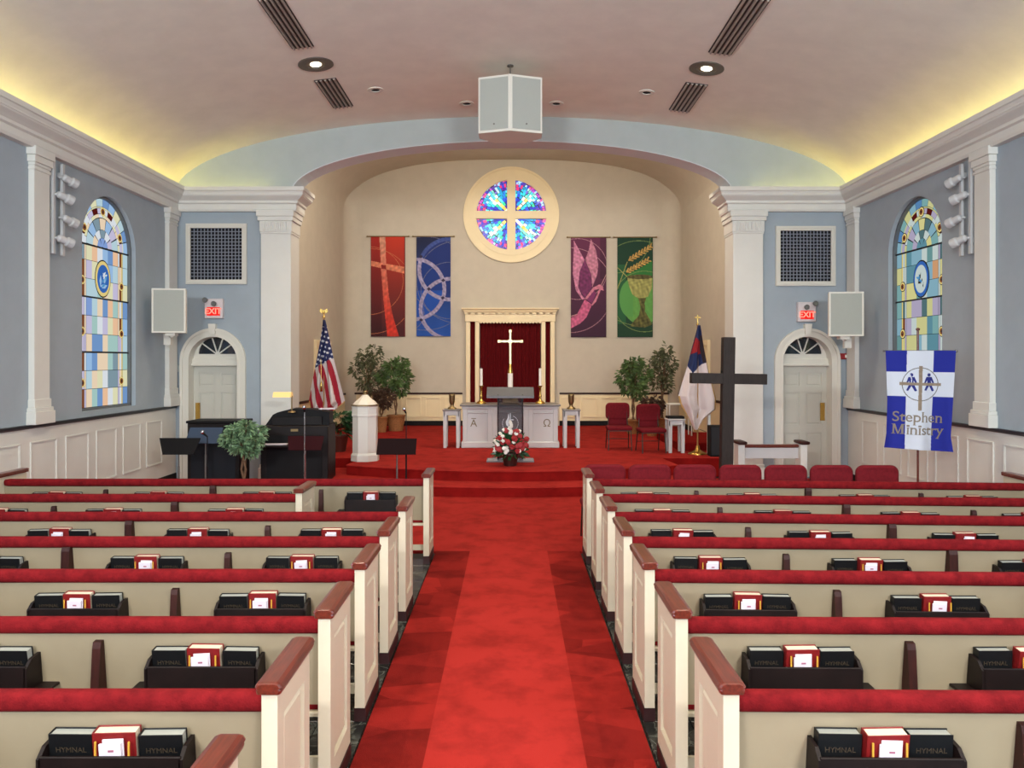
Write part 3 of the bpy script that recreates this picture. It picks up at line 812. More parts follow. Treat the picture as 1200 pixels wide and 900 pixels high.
# central speaker cluster
p = at(598, 93, 11.9); t = thing('hanging_speaker', 'white framed two-faced grey speaker cluster hanging from the ceiling centre', 'speaker', (p.x, 11.75, p.z))
b = MB(); hexa = [(0, -.08), (.49, .08), (.49, .35), (.25, .6), (-.25, .6), (-.49, .35), (-.49, .08)]
b.prism(hexa, lambda u, v, w_: (u, v, w_), -.86, 0); obj('cabinet', b, M_SPKF, t)
for s in (-1, 1):
    b = MB(); d = Vector((s*.49, .16)); L = d.length; d.normalize(); n = Vector((0, 1)); nn = Vector((d.y*s, -abs(d.x))).normalized()
    nn = Vector((s*.31, -.95)).normalized()
    def fn(u, v, w_, d=d, nn=nn): return (d.x*u+nn.x*w_, -.08+d.y*u+nn.y*w_, v)
    b.prism([(.035, -.82), (L-.03, -.82), (L-.03, -.035), (.035, -.035)], fn, .001, .012); g = obj('grille', b, M_SPK, t)
    b = MB(); q = Vector(fn(L*.5, -.74, .013)); b.cyl(q, q+Vector((nn.x, nn.y, 0))*.006, .014, n=8); obj('badge', b, M_GREYM, g)
b = MB(); b.tube([(0, .2, 0), (0, .2, ceil_z(0)-p.z)], .012, 6); b.tube([(-.1, .2, 0), (-.1, .2, .05), (.1, .2, .05), (.1, .2, 0)], .01, 6); b.cyl((0, .2, ceil_z(0)-p.z-.02), (0, .2, ceil_z(0)-p.z+.01), .05)
obj('hanger', b, M_GREYM, t)
# recessed lights
def ceil_frame(P):
    x = P.x; dz = -EB*x/(EA*EA*math.sqrt(max(.01, 1-(x/EA)**2)))
    return (0, -math.atan(dz), 0)
LBL = ['lit recessed ceiling light beside the left slot vents', 'lit recessed ceiling light beside the right slot vents']
def downlight(P, r, lit, label, light_on=True):
    t = thing('ceiling_light', label, 'light', P, ceil_frame(P))
    b = MB(); ring_plate(b, [(r*.55*math.cos(2*PI*k/28), r*.55*math.sin(2*PI*k/28)) for k in range(29)], [(r*math.cos(2*PI*k/28), r*math.sin(2*PI*k/28)) for k in range(29)], fnZ, -.015, .004)
    obj('trim_ring', b, M_GREYM if lit else M_SPKF, t)
    b = MB(); b.cyl((0, 0, -.004), (0, 0, -.002), r*.57, n=24); obj('baffle', b, mat('lamp_baffle', (120, 112, 98), .4) if lit else M_DARKVOID, t)
    if lit:
        b = MB(); b.cyl((0, .0, -.012), (0, 0, -.005), r*.32, n=16); obj('lens', b, emit('lamp_lens', (255, 240, 205), 4), t)
    if lit and light_on:
        light('ceiling_lamp', 'SPOT', (P.x, P.y, P.z-.08), W_DOWN, WARM, .08, (P.x, P.y, 0), 125, 1.0)
downlight(on_ceiling(370, 75), .26, True, LBL[0]); downlight(on_ceiling(828, 80), .26, True, LBL[1])
for (px, py, l) in ((440, 105, 'small dark recessed ceiling spot, leftmost of the four near the arch'), (547, 121, 'small dark recessed ceiling spot just left of the hanging speaker'), (652, 121, 'small dark recessed ceiling spot just right of the hanging speaker'), (758, 108, 'small dark recessed ceiling spot, rightmost of the four near the arch')):
    downlight(on_ceiling(px, py), .13, False, l)
for y in (6.6, 2.6, -1.4):
    for x in (-2.45, 2.45): downlight(Vector((x, y, ceil_z(x))), .26, True, 'lit recessed ceiling light, %s of the rear pews, %s row' % ('left' if x < 0 else 'right', {6.6: 'first', 2.6: 'second', -1.4: 'third'}[y]))
# slot vents
def slot(corners, label):
    P = [on_ceiling(*c) for c in corners]
    c = sum(P, Vector())/4; w_ = ((P[1]-P[0]).length+(P[2]-P[3]).length)/2; x = c.x; y0 = (P[0].y+P[1].y)/2; y1 = (P[2].y+P[3].y)/2
    L = abs(y0-y1); t = thing('slot_vent', label, 'vent', (c.x, (y0+y1)/2, ceil_z(c.x)), ceil_frame(c))
    b = MB(); b.box(-w_/2, w_/2, -L/2, L/2, -.012, .03); obj('backing', b, M_SLOTD, t)
    for k in range(5):
        u = -w_/2+w_*(k+.5)/5; b = MB(); b.prism([(-w_*.02, -.035), (w_*.03, -.035), (w_*.055, -.012), (-w_*.055, -.012)], lambda a, z, q: (a, q, z), -L/2, L/2)
        obj('blade', b, M_SLOT, t, loc=(u, 0, 0))
for s, nm in ((-1, 'left'), (1, 'right')):
    if s < 0: A = [(300, -3), (328, -3), (371, 54), (342, 56)]; B = [(368, 93), (394, 92), (414, 124), (390, 126)]
    else: A = [(904, -3), (874, -3), (827, 61), (858, 63)]; B = [(830, 98), (803, 97), (784, 129), (808, 130)]
    slot(B, 'short dark metal slot vent in the %s of the ceiling, nearer the arch' % nm); slot([(A[3][0]-(A[3][0]-A[0][0])*1.0, A[0][1]), A[1], A[2], A[3]], 'long dark metal slot vent in the %s of the ceiling, nearer the camera' % nm)

# wall spot racks
def can_mesh():
    b = MB(); b.cyl((0, 0, 0), (0, .09, 0), .05, n=14); b.cyl((0, .09, 0), (0, .11, 0), .05, .07, n=14); b.cyl((0, .11, 0), (0, .19, 0), .07, n=14)
    b.m = 1; b.cyl((0, .191, 0), (0, .194, 0), .058, n=14); b.m = 0
    b.cyl((0, -.03, 0), (0, 0, 0), .03, .05, n=12)
    return b.mesh('lamp_can', [M_CANF, M_DARKVOID])
cm = can_mesh()
for s, nm in ((-1, 'left'), (1, 'right')):
    t = thing('spot_light_rack', 'four white can spotlights on vertical rails high on the %s wall' % nm, 'light', (s*XW, 10.63, 4.35))
    for dy in (-.12, .10):
        b = MB(); b.box(-s*.05, -s*.09, dy-.03, dy+.03, -.66, .62, .004); b.box(0, -s*.06, dy-.015, dy+.015, -.5, -.44); b.box(0, -s*.06, dy-.015, dy+.015, .44, .5)
        obj('rail', b, M_CANF, t)
    for (dz, dy, az) in ((.42, .02, 24), (.16, -.10, 30), (-.14, .02, 24), (-.44, -.10, 30)):
        g = MB(); g.tube([(-s*.07, dy, dz), (-s*.12, dy, dz)], .018, 6); ar = obj('arm', g, M_CANF, t)
        c = link('lamp_can', cm, t, (-s*.13, dy+.02, dz), (math.radians(-18), 0, s*math.radians(az)))

# exit signs
for (px, py, nm, s) in ((251, 362, 'left', -1), (945, 366, 'right', 1)):
    p = at(px, py, YF-.06); t = thing('exit_sign', 'lit red EXIT sign with emergency lamps above the %s door' % nm, 'sign', (p.x, YF-.1, p.z))
    b = MB(); b.box(-.17, .17, 0, .1, -.18, .19, .01); obj('housing', b, M_EXITW, t)
    b = MB(); b.box(-.125, .125, -.008, .0, -.13, .03, .003); obj('sign_face', b, emit('exit_red', (250, 40, 36), .45), t)
    me = text_mesh('EXIT', .15, .002, .004); me.materials.append(emit('exit_letters', (255, 150, 130), .6)); link('lettering', me, t, (0, -.012, -.05), (PI/2, 0, 0))
    for k in (0, 1):
        b = MB(); x = (-.13 if k == 0 else .05)*(-s if s < 0 else -1) if False else (s*.13 if k == 0 else -s*.03)
        z = .17 if k == 0 else .10
        b.cyl((x, 0, z), (x, -.07, z-.01), .03, .05, n=12); b.m = 1; b.cyl((x, -.071, z-.01), (x, -.074, z-.01), .042, n=12)
        obj('lamp_head', b, [M_GREYM, M_CHROME], t)
p = at(990.5, 417.5, YF-.03); t = thing('fire_alarm', 'small red fire alarm unit beside the right door', 'alarm', (p.x, YF, p.z))
b = MB(); b.box(-.1, .1, -.06, 0, -.055, .055, .008); obj('housing', b, mat('alarm_red', (140, 20, 26), .4), t); b = MB(); b.box(-.02, .06, -.075, -.058, -.03, .03, .006); obj('strobe', b, M_SPKF, t)
p = at(208, 432, YF-.03); b = MB(); b.box(-.05, .05, -.03, 0, -.06, .06, .006); tag(obj('wall_switch', b, M_TYMP, None, (p.x, YF, p.z)), 'small grey wall control box left of the left door', 'switch')

# ================================================================ PEWS
PITCH = .898
H_CAP = .985; H_RAIL = .921
def orow(n, total): return {1: 'frontmost', 2: 'second', 3: 'third', 4: 'fourth', 5: 'fifth', 6: 'sixth', 7: 'seventh', 8: 'eighth'}[n]
endm = {}
def pew_end_meshes(s):
    if s in endm: return endm[s]
    # local: x=0 is the aisle face (body), positive u away from the aisle; y=0 near edge, +y front
    L = .47; T = .062
    b = MB(); fn = lambda u, v, w_: (s*w_, u, v)
    hole = [(.085, .2), (L-.085, .2), (L-.085, .83), (.085, .83)]
    plate(b, [(0, .085), (L, .085), (L, .945), (0, .945)], [hole], fn, 0, .022)
    b.box(s*.022, s*T, 0, L, .085, .945)
    body = b.mesh('end_panel', M_PEW)
    b = MB(); x0 = .0
    # raised field with bevelled rim
    o = [(.10, .215), (L-.10, .215), (L-.10, .815), (.10, .815)]; i_ = [(.118, .235), (L-.118, .235), (L-.118, .795), (.118, .795)]
    v = [(s*.022, u, q) for u, q in o]+[(s*.008, u, q) for u, q in i_]
    b.add(v, [(4, 5, 6, 7)]+[(k, (k+1) % 4, 4+(k+1) % 4, 4+k) for k in range(4)])
    field = b.mesh('raised_field', M_PEW)
    # cap: ogee profile extruded along y with rounded ends
    b = MB(); prof = [(-.016, .945), (.078, .945), (.082, .958), (.078, .966), (.086, .972), (.078, .984), (.062, .989), (0, .989), (-.016, .984), (-.024, .972), (-.016, .966), (-.020, .958)]
    ys = [(-.022, .80), (-.016, .94), (-.004, 1), (L+.004, 1), (L+.014, .94), (L+.018, .8)]
    v = []
    for (y, q) in ys:
        for (u, z) in prof: v.append((s*(.031+(u-.031)*q), y, .945+(z-.945)*(1 if q == 1 else .5+.5*q)))
    n = len(prof); f = []
    for i in range(len(ys)-1):
        for k in range(n): f.append((i*n+k, (i+1)*n+k, (i+1)*n+(k+1) % n, i*n+(k+1) % n))
    f += [list(range(n)), list(range((len(ys)-1)*n, len(ys)*n))]
    b.add(v, f); cap = b.mesh('cap', M_WOOD)
    b = MB(); b.box(-s*.006, s*(T+.004), .004, L-.004, 0, .088); pl = b.mesh('plinth', M_PLINTH)
    endm[s] = (body, field, cap, pl); return endm[s]
book_letter = text_mesh('HYMNAL', .030, .0006); book_letter.materials.append(M_GILT)
def book_mesh(cov, w_, h, th):
    b = MB(); b.box(-w_/2, w_/2, -th/2, -th/2+.004, 0, h, .0015); b.box(-w_/2, w_/2, th/2-.004, th/2, 0, h, .0015); b.box(-w_/2-.002, -w_/2+.003, -th/2, th/2, 0, h, .001)
    p = MB(); p.box(-w_/2+.003, w_/2-.005, -th/2+.004, th/2-.004, .004, h-.006)
    return b.mesh('hymnal', cov), p
BK, BKP = book_mesh(M_BLACKBOOK, .168, .216, .05); BKP = BKP.mesh('pages', M_PAGEG)
RB, RBP = book_mesh(M_REDBOOK, .165, .228, .056); RBP = RBP.mesh('pages', M_PAGES)
b = MB(); b.box(-.046, .04, -.006, .003, 0, .115, .001); b.box(-.036, .046, .004, .010, 0, .128, .001); CARD = b.mesh('card_stack', M_PAPER)
b = MB()
b.box(-.034, .03, -.001, .001, .0, .012); b.box(-.01, .012, -.001, .001, .028, .036)
CARDP = b.mesh('card_print', mat('card_print_ink', (150, 90, 110), .7))
b = MB(); b.cyl((0, 0, 0), (0, 0, .16), .0045, n=6); PENC = b.mesh('pencil', mat('pencil_yellow', (196, 150, 54), .4))
RACK_U = [.64, 1.79, 2.98, 4.10]; POST_U = [(1.18, 0), (2.37, 1), (3.56, 0)]
RK = ['aisle-side rack', 'second rack from aisle', 'third rack from aisle', 'fourth rack from aisle']
def pew(s, Yn, x_in, x_out, order, total, ang=0.0, u0=0.0, racks=(0, 1, 2, 3), extra=''):
    """x_in: aisle face of the end panel (body)"""
    sd = 'left' if s < 0 else 'right'
    pos = '%s pew from front' % orow(order, total) if order > 1 else 'frontmost pew'
    t = thing('pew', ('white pew with red padded rail, mahogany cap, %s on %s' % (('%s from front' % orow(order, total)) if order > 1 else 'frontmost', sd))+extra, 'pew', (x_in, Yn, 0), group=None)
    base = abs(x_in) + (.045 if s > 0 else -.045)      # undo asymmetry for rack spacing
    tn = math.tan(math.radians(ang)); L = abs(x_out-x_in)
    sh = lambda u: -tn*u
    def part(name, b, m, parent=t, label=None):
        b.v = [(s*p[0], p[1]+sh(p[0]), p[2]) for p in b.v]
        if s < 0: b.f = [f[::-1] for f in b.f]
        return obj(name, b, m, parent, label=label)
    body, field, cap, pl = pew_end_meshes(s)
    e = link('end_panel', body, t); link('raised_field', field, e); link('cap', cap, t, label=None) if False else link('cap', cap, t)
    link('plinth', pl, t)
    e2 = link('end_panel', body, t, (s*(L-.062), sh(L), 0)); link('cap', cap, t, (s*(L-.062), sh(L), 0)); link('plinth', pl, t, (s*(L-.062), sh(L), 0))
    a, c = .064, L-.064
    yb = .075; slope = .05      # back panel
    b = MB(); b.prism([(yb, .855), (yb+.022, .855), (yb+slope+.022, .42), (yb+slope, .42)], lambda u, v, w_: (w_, u, v), a, c); part('backrest', b, M_PEWSHADE)
    # padded rail
    b = MB(); prof = []
    for k in range(14):
        th = 2*PI*k/14; ex = math.copysign(abs(math.cos(th))**.75, math.cos(th)); ez = math.copysign(abs(math.sin(th))**.75, math.sin(th))
        prof.append((yb+.008+.040*ex, .880+.041*ez))
    ends = [(a-.002, 1), (c-.05, 1), (c-.012, .85), (c, .4)]; v = []
    for (x, q) in ends:
        for (y, z) in prof: v.append((x, yb+.008+(y-yb-.008)*q, .880+(z-.880)*q))
    n = 14; f = [(i*n+k, i*n+(k+1) % n, (i+1)*n+(k+1) % n, (i+1)*n+k) for i in range(3) for k in range(n)]
    b.add(v, f, True); b.add(v[:n], [list(range(n))[::-1]]); b.add(v[-n:], [list(range(n))]); part('top_rail', b, M_VELV, label='red velvet padded rail')
    b = MB(); b.box(a, c, yb+.03, .455, .395, .42, .004); b.box(a, c, yb+slope, yb+slope+.02, .12, .18); part('bench', b, M_PEW)
    b = MB(); b.rbox(((a+c)/2, .285, .445), (c-a-.01, .33, .055), .022); part('seat_cushion', b, M_VELV)
    off = (abs(x_in)-(.045 if s < 0 else -.045)) if u0 else .825+.0
    for (pu, big) in POST_U:
        u = pu+.02-u0
        if u < .1: continue
        h = .028; z1 = .85 if big else .80; wtop = .035 if not big else .05
        b = MB(); b.prism([(yb-.02 if not big else yb-.035, z1), (yb+.012, z1+.006), (yb+slope+.01, .40), (yb+slope-.11, .40), (yb-.028 if not big else yb-.045, z1-.03)], lambda q, v, w_: (w_, q, v), u-wtop*.6, u+wtop*.6)
        if big: b.box(u-wtop*.6, u+wtop*.6, yb+slope-.1, .42, 0, .41)
        part('bracket', b, M_DWOOD)
    for k in racks:
        u = RACK_U[k]+.0-u0
        zb = .560; zt = .706
        b = MB()
        b.box(u-.275, u+.275, yb-.10, yb-.086, zb, zt, .003)               # front
        b.box(u-.275, u+.275, yb-.10, yb+.03, zb-.012, zb)
        for q in (-1, 1): b.prism([(yb-.10, zb), (yb+.04, zb), (yb+.02, zt+.035), (yb-.06, zt+.025), (yb-.10, zt-.01)], lambda y, z, x: (x, y, z), u+q*.275-.008, u+q*.275+.008)
        b.box(u-.37, u+.37, yb-.075, yb+.035, zb+.005, zb+.02, .003)
        part('book_rack', b, M_RACK)
        # world placement helper
        def W(uu, y, z): return (x_in+s*uu, Yn+y+sh(uu), z)
        rr = random.Random(int(order*31+k*7+s))
        near = order >= 4
        for j, du in enumerate((-.178, 0, .178)):
            dj = du*s
            isred = j == 1
            lab = ('%s %s in %s, %s, %s side' % ('middle red' if isred else ('left-hand black' if j == 0 else 'right-hand black'), 'book' if isred else 'hymnal', RK[k], pos, sd))
            o = link('hymnal', RB if isred else BK, None, W(u+dj, yb-.004+rr.uniform(-.006, .002)-(.006 if isred else 0), zb+.002), (math.radians(6+rr.uniform(-2, 3)), rr.uniform(-.012, .012), rr.uniform(-.04, .04)))
            tag(o, lab, 'book', 'hymnals and red books in the pew racks')
            link('pages', RBP if isred else BKP, o)
            if not isred and order >= 4: link('lettering', book_letter, o, (0, -.0258, .15), (PI/2, 0, 0))
        o = link('card_stack', CARD, None, W(u+rr.uniform(-.008, .008), yb-.075, zb+.075), (math.radians(2), rr.uniform(-.05, .05), 0))
        tag(o, 'white card stack in %s, %s, %s side' % (RK[k], pos, sd), 'cards', 'visitor cards in the pew racks')
        link('card_print', CARDP, o, (0, -.0062, .055))
        if near:
            for q, ql in ((-1, 'left'), (1, 'right')):
                o = link('pencil', PENC, None, W(u+s*q*.065, yb-.079, zb+.035)); tag(o, 'yellow pencil, %s of the cards in %s, %s, %s' % (ql, RK[k], pos, sd), 'pencil', 'pencils in the pew racks')
    return t
# right: order 1 frontmost (row8) ... 7 nearest
RA = [3.6, 3.3, 3.2, 2.2, 1.9, .9, .9]; RY = [8.42, 7.46, 6.57, 5.64, 4.745, 3.85, 2.98]
RR = [(0,1,2,3), (0,1,2,3), (0,1,2), (0,1,2), (0,1), (0,1), (0,)]
for i in range(7): pew(1, RY[i], .82, 5.56, i+1, 7, RA[i], racks=RR[i])
LY = [8.42, 7.46, 6.57, 5.64, 4.745, 3.85, 2.98, 2.08]; LR = [(0,1,2,3), (1,2,3), (0,1,2), (0,1,2), (0,1), (0,1), (0,), ()]
for i in range(8):
    if i == 1: pew(-1, LY[i], -2.04, -5.68, 2, 8, 0, u0=1.13, racks=LR[i], extra=' (shorter)')
    else: pew(-1, LY[i], -.91, -5.68, i+1, 8, 0, racks=LR[i])

# ================================================================ CHAIRS
def pad(mb, cx, cy, cz, w_, h, t, rc, e, bow=0.0):
    '''upholstered pad in the X-Z plane: rounded rectangle with a soft edge'''
    def loop(ins):
        r = max(.005, rc-ins); a = w_/2-ins-r; c = h/2-ins-r; L = []
        for (sx, sz, a0) in ((1, 1, 0), (-1, 1, 90), (-1, -1, 180), (1, -1, 270)):
            for k in range(6):
                q = math.radians(a0+18*k); L.append((sx*a+r*math.cos(q), sz*c+r*math.sin(q)))
        return L
    rings = [(-t/2, e), (-t/2+e*.12, e*.5), (-t/2+e*.5, e*.12), (-t/2+e, 0), (t/2-e, 0), (t/2-e*.5, e*.12), (t/2-e*.12, e*.5), (t/2, e)]
    v = []
    for (y, i_) in rings: v += [(cx+u, cy+y-bow*(u*2/w_)**2, cz+z) for u, z in loop(i_)]
    n = 24; f = [(i*n+k, i*n+(k+1) % n, (i+1)*n+(k+1) % n, (i+1)*n+k) for i in range(7) for k in range(n)]
    mb.add(v, f, True); mb.add(v[:n], [list(range(n))[::-1]]); mb.add(v[-n:], [list(range(n))])
def make_chair(facing_label, loc, rz):
    """local: faces +y, back at y=0"""
    t = thing('upholstered_chair', facing_label, 'chair', loc, (0, 0, rz))
    b = MB(); pad(b, 0, .04, .79, .51, .36, .075, .09, .03, -.02); obj('backrest', b, M_CUSH, t)
    b = MB(); b.rbox((0, .05, .565), (.40, .05, .15), .024, 3); obj('lumbar_pad', b, M_CUSH, t)
    b = MB(); b.rbox((0, .29, .455), (.52, .46, .085), .038, 4); obj('seat_cushion', b, M_CUSH, t)
    b = MB()
    for q in (-1, 1): b.tube([(q*.21, .12, .42), (q*.20, .085, .62), (q*.19, .075, .85)], .012, 6)
    b.box(-.225, .225, .07, .49, .40, .415)
    obj('frame', b, M_GREYM if False else mat('bronze_frame', (70, 58, 52), .4, .7), t)
    for q in (-1, 1):
        for (y0, y1) in ((.10, -.02), (.46, .52)):
            g = MB(); g.tube([(q*.23, y0, .41), (q*.24, y1, .0)], .012, 6); obj('leg', g, mat('bronze_frame', (70, 58, 52), .4, .7), t)
    b = MB(); b.tube([(-.235, .03, .2), (.235, .03, .2)], .008, 6); obj('stretcher', b, mat('bronze_frame', (70, 58, 52), .4, .7), t)
    return t
ords = ['first chair from the aisle', 'second chair from the aisle', 'third chair from the aisle', 'fourth chair from the aisle', 'fifth chair from the aisle', 'sixth chair from the aisle', 'seventh chair, farthest from the aisle']
for k in range(7):
    x = (709+53*k+(0 if k < 4 else 0)-600)*9.2/900
    o = make_chair('maroon upholstered %s, row before the right pews' % ords[k], (x, 9.2-.012*k, .01), 0)
    o['group'] = 'maroon chair row before the right pews'
p1 = on_z(727, 528, ZP); p2 = on_z(763, 531, ZP)
o = make_chair('maroon upholstered chair on the platform, left of the pair', (p1.x, p1.y+.48, ZP), PI-.02); o['group'] = 'pair of maroon chairs on the platform'
o = make_chair('maroon upholstered chair on the platform, right of the pair', (p2.x, p2.y+.44, ZP), PI+.1); o['group'] = 'pair of maroon chairs on the platform'

# ================================================================ CHANCEL FURNITURE
# reredos
xl, xr = at(546, 0, 21.8).x, at(650, 0, 21.8).x; ztop = at(0, 361, 21.75).z; yw = YB
t = thing('reredos', 'cream classical frame with cornice and pilasters around the dark red curtain', 'reredos', ((xl+xr)/2, YB, ZP)); hw = (xr-xl)/2; H = ztop-ZP
for s in (-1, 1):
    for (a, c) in ((hw-.12, hw), (hw-.38, hw-.26)):
        b = MB(); b.box(s*a, s*c, -.2, -.02, 0, H-.38, .006); b.box(s*(a-.015), s*(c+.015), -.22, -.02, 0, .2, .006); obj('pilaster', b, M_CTRIM, t)
b = MB(); b.box(-hw-.02, hw+.02, -.24, -.02, H-.38, H-.17, .006); b.box(-hw-.04, hw+.04, -.27, -.02, H-.17, H-.13); obj('frieze', b, M_CTRIM, t)
b = MB(); sweep(b, [(-hw, -.02), (-hw, -.24), (hw, -.24), (hw, -.02)], [(0, H-.14), (.02, H-.14), (.05, H-.11), (.07, H-.06), (.10, H-.04), (.115, H-.03), (.115, H), (0, H)], flip=True)
b.box(-hw-.05, hw+.05, -.3, -.02, H-.02, H); obj('cornice', b, M_CTRIM, t)
sc = MB(); sc.cyl((0, -.25, H-.385), (0, -.05, H-.385), .045, n=10); scm = sc.mesh('scallop', M_CTRIM)
nn = 19
for k in range(nn): link('scallop', scm, t, (-hw+.42+(2*hw-.84)*k/(nn-1), 0, 0))
sc = MB(); sc.box(-.05, .05, -.27, -.24, H-.17, H-.10, .02); scm = sc.mesh('dentil', M_CTRIM)
for k in range(13): link('dentil', scm, t, (-hw+.1+(2*hw-.2)*k/12, 0, -.01))
def curtain(x0, x1, nf, label):
    n = nf*8; v = []
    for z in (0.05, H-.36):
        for k in range(n+1):
            x = x0+(x1-x0)*k/n; v.append((x, -.07+.028*math.sin(2*PI*k/8)+.01*math.sin(k*.37), z))
    for z in (0.05, H-.36):
        for k in range(n+1):
            x = x0+(x1-x0)*k/n; v.append((x, -.055+.028*math.sin(2*PI*k/8)+.01*math.sin(k*.37), z))
    m = n+1; f = [(k, k+1, m+k+1, m+k) for k in range(n)]+[(2*m+k, 3*m+k, 3*m+k+1, 2*m+k+1) for k in range(n)]
    b = MB(); b.add(v, f, True); c = obj('curtain', b, M_CURT, None, ((xl+xr)/2, YB, ZP)); tag(c, label, 'curtain', 'curtains inside the cream frame')
curtain(-hw+.40, hw-.40, 16, 'wide dark red pleated curtain in the middle of the cream frame')
curtain(-hw+.125, -hw+.255, 1, 'narrow dark red curtain strip between the left cream pilasters')
curtain(hw-.255, hw-.125, 1, 'narrow dark red curtain strip between the right cream pilasters')

# altar
pa = on_z(598, 525, ZP); Ya = pa.y
aw = 115/2/F*Ya; t = thing('altar', 'pale grey panelled altar table with stone top below the brass cross', 'altar', (pa.x, Ya, ZP)); Ht = .93
b = MB(); b.box(-aw+.04, aw-.04, .04, .75, .0, Ht-.05); b.box(-aw, aw, 0, .79, 0, .13, .012); b.box(-aw+.01, aw-.01, .01, .78, Ht-.10, Ht-.04, .012); b.box(-aw+.03, aw-.03, .02, .77, Ht-.2, Ht-.17, .01); obj('body', b, M_WHITEP, t)
for x in (-.97*aw+.05, -.32*aw, .32*aw, -.55*aw+.14, .55*aw-.14, .97*aw-.05):
    b = MB(); b.box(x-.05, x+.05, .015, .05, .12, Ht-.1, .006); obj('pilaster', b, M_WHITEP, t)
b = MB(); b.box(-aw-.03, aw+.03, -.03, .82, Ht-.04, Ht, .01); obj('altar_top', b, M_STONE, t)
for ch, x in (('A', 272), ('Ω', 636)):
    pass
lt = mat('altar_letter_gold', (120, 104, 78), .5, .5)
me = text_mesh('A', .22, .004); me.materials.append(lt); xx = at(555, 0, Ya).x-pa.x; link('lettering', me, t, (xx, .035, .52), (PI/2, 0, 0), )
b = MB(); b.box(xx-.05, xx+.05, .03, .04, .62, .635); obj('letter_bar', b, lt, t)
me = text_mesh('Ω', .22, .004); me.materials.append(lt); link('lettering', me, t, (at(641, 0, Ya).x-pa.x, .035, .52), (PI/2, 0, 0))
ZA = ZP+Ht
# candlesticks
for (px, nm) in ((564, 'left'), (633, 'right')):
    p = at(px, 473, Ya+.35); t = thing('candlestick', 'tall brass candlestick on the %s end of the altar' % nm, 'candlestick', (p.x, Ya+.35, ZA), group='brass altar candlesticks')
    b = MB(); b.lathe([(.11, 0), (.11, .015), (.07, .05), (.03, .08), (.022, .12), (.035, .16), (.02, .2), (.018, .34), (.03, .36), (.055, .385), (.055, .39)], 16); obj('stem', b, M_BRASS, t)
    b = MB(); b.cyl((0, 0, 0), (0, 0, .37), .03, n=14); b.cyl((0, 0, .37), (0, 0, .39), .003, n=6); tag(obj('candle', b, M_CANDLE, None, (p.x, Ya+.35, ZA+.39)), 'tall white candle in the %s altar candlestick' % nm, 'candle', 'altar candles')
M_PBRASS = mat('pale_brass', (176, 160, 122), 0.3, 1.0)
# brass cross on altar
p = at(598, 388, Ya+.5); top = p.z-ZA
t = thing('altar_cross', 'tall polished brass cross standing on the middle of the altar', 'cross', (p.x, Ya+.5, ZA))
b = MB(); b.lathe([(.17, 0), (.17, .03), (.13, .05), (.10, .10), (.05, .14), (.03, .2), (.03, .5), (.045, .56), (.05, .7), (.03, .8), (.028, .86)], 16); obj('base', b, M_BRASS, t)
b = MB(); zc = at(0, 400, Ya+.5).z-ZA
b.box(-.026, .026, -.015, .015, .82, top, .006); b.box(-.25, .25, -.015, .015, zc-.026, zc+.026, .006)
for (x, z) in ((-.25, zc), (.25, zc), (0, top)): b.box(x-.035, x+.035, -.02, .02, z-.035, z+.035, .008)
b.cyl((0, -.03, zc), (0, .03, zc), .05, n=12); obj('cross', b, M_PBRASS, t)
p = at(598, 452, Ya+.25); t = thing('centre_candle', 'thick white candle on a dark stand before the brass cross', 'candle', (p.x, Ya+.22, ZA))
b = MB(); b.lathe([(.12, 0), (.12, .02), (.05, .06), (.04, .2), (.07, .26), (.07, .28)], 14); obj('candle_stand', b, mat('dark_pewter', (50, 48, 46), .4, .6), t)
b = MB(); b.cyl((0, 0, .28), (0, 0, .66), .055, n=16); obj('wax', b, M_CANDLE, t)
b = MB(); b.box(-.2, .2, .1, .35, 0, .02); b.prism([(.12, .02), (.34, .12), (.34, .13), (.12, .035)], lambda y, z, x: (x, y, z), -.16, .16)
bt = tag(obj('altar_book', b, mat('open_book_gold', (150, 120, 70), .6), None, (pa.x+.0, Ya-.08, ZA)), 'open gold-edged book on a stand at the altar front', 'book')

# side tables with vases
def small_table(x0, x1, ytop, ybot, label, top_m=M_STONE, n_inner=1):
    c = on_z((x0+x1)/2, ybot, ZP); Y = c.y; hw = (x1-x0)/2/F*Y; H = (ybot-ytop)/F*Y
    t = thing('side_table', label, 'table', (c.x, Y, ZP))
    b = MB(); b.box(-hw-.01, hw+.01, -.02, 2*hw, H-.03, H, .008); obj('table_top', b, top_m, t)
    ap = MB(); ap.box(-hw+.02, hw-.02, .012, .03, H-.12, H-.03); ap.box(-hw+.02, hw-.02, 2*hw-.04, 2*hw-.02, H-.15, H-.03); ap.box(-hw+.02, -hw+.04, 0, 2*hw-.02, H-.15, H-.03); ap.box(hw-.04, hw-.02, 0, 2*hw-.02, H-.15, H-.03); obj('apron', ap, M_WHITEP, t)
    for sx in (-1, 1):
        for y in (0, 2*hw-.06):
            g = MB(); g.prism([(-.032, 0), (.032, 0), (.04, H-.03), (-.04, H-.03)], lambda u, z, w_: (u, w_, z), 0, .06); obj('leg', g, M_WHITEP, t, loc=(sx*(hw-.045), y, 0))
    return c.x, Y, ZP+H, hw
for (x0, x1, nm) in ((519, 539, 'left'), (660, 680, 'right')):
    x, Y, z, hw = small_table(x0, x1, 480, 525, 'narrow white side table with stone top %s of the altar' % nm)
    p = at((x0+x1)/2, 462, Y+hw); b = MB(); hh = p.z-z
    b.lathe([(.10, 0), (.09, .03), (.05, .05), (.035, .08), (.045, .11), (.062, .16), (.065, hh-.03), (.07, hh), (.06, hh), (.055, .2)], 16)
    tag(obj('brass_vase', b, M_DBRASS, None, (x, Y+hw-.01, z)), 'tall aged brass vase on the table %s of the altar' % nm, 'vase', 'brass vases beside the altar')
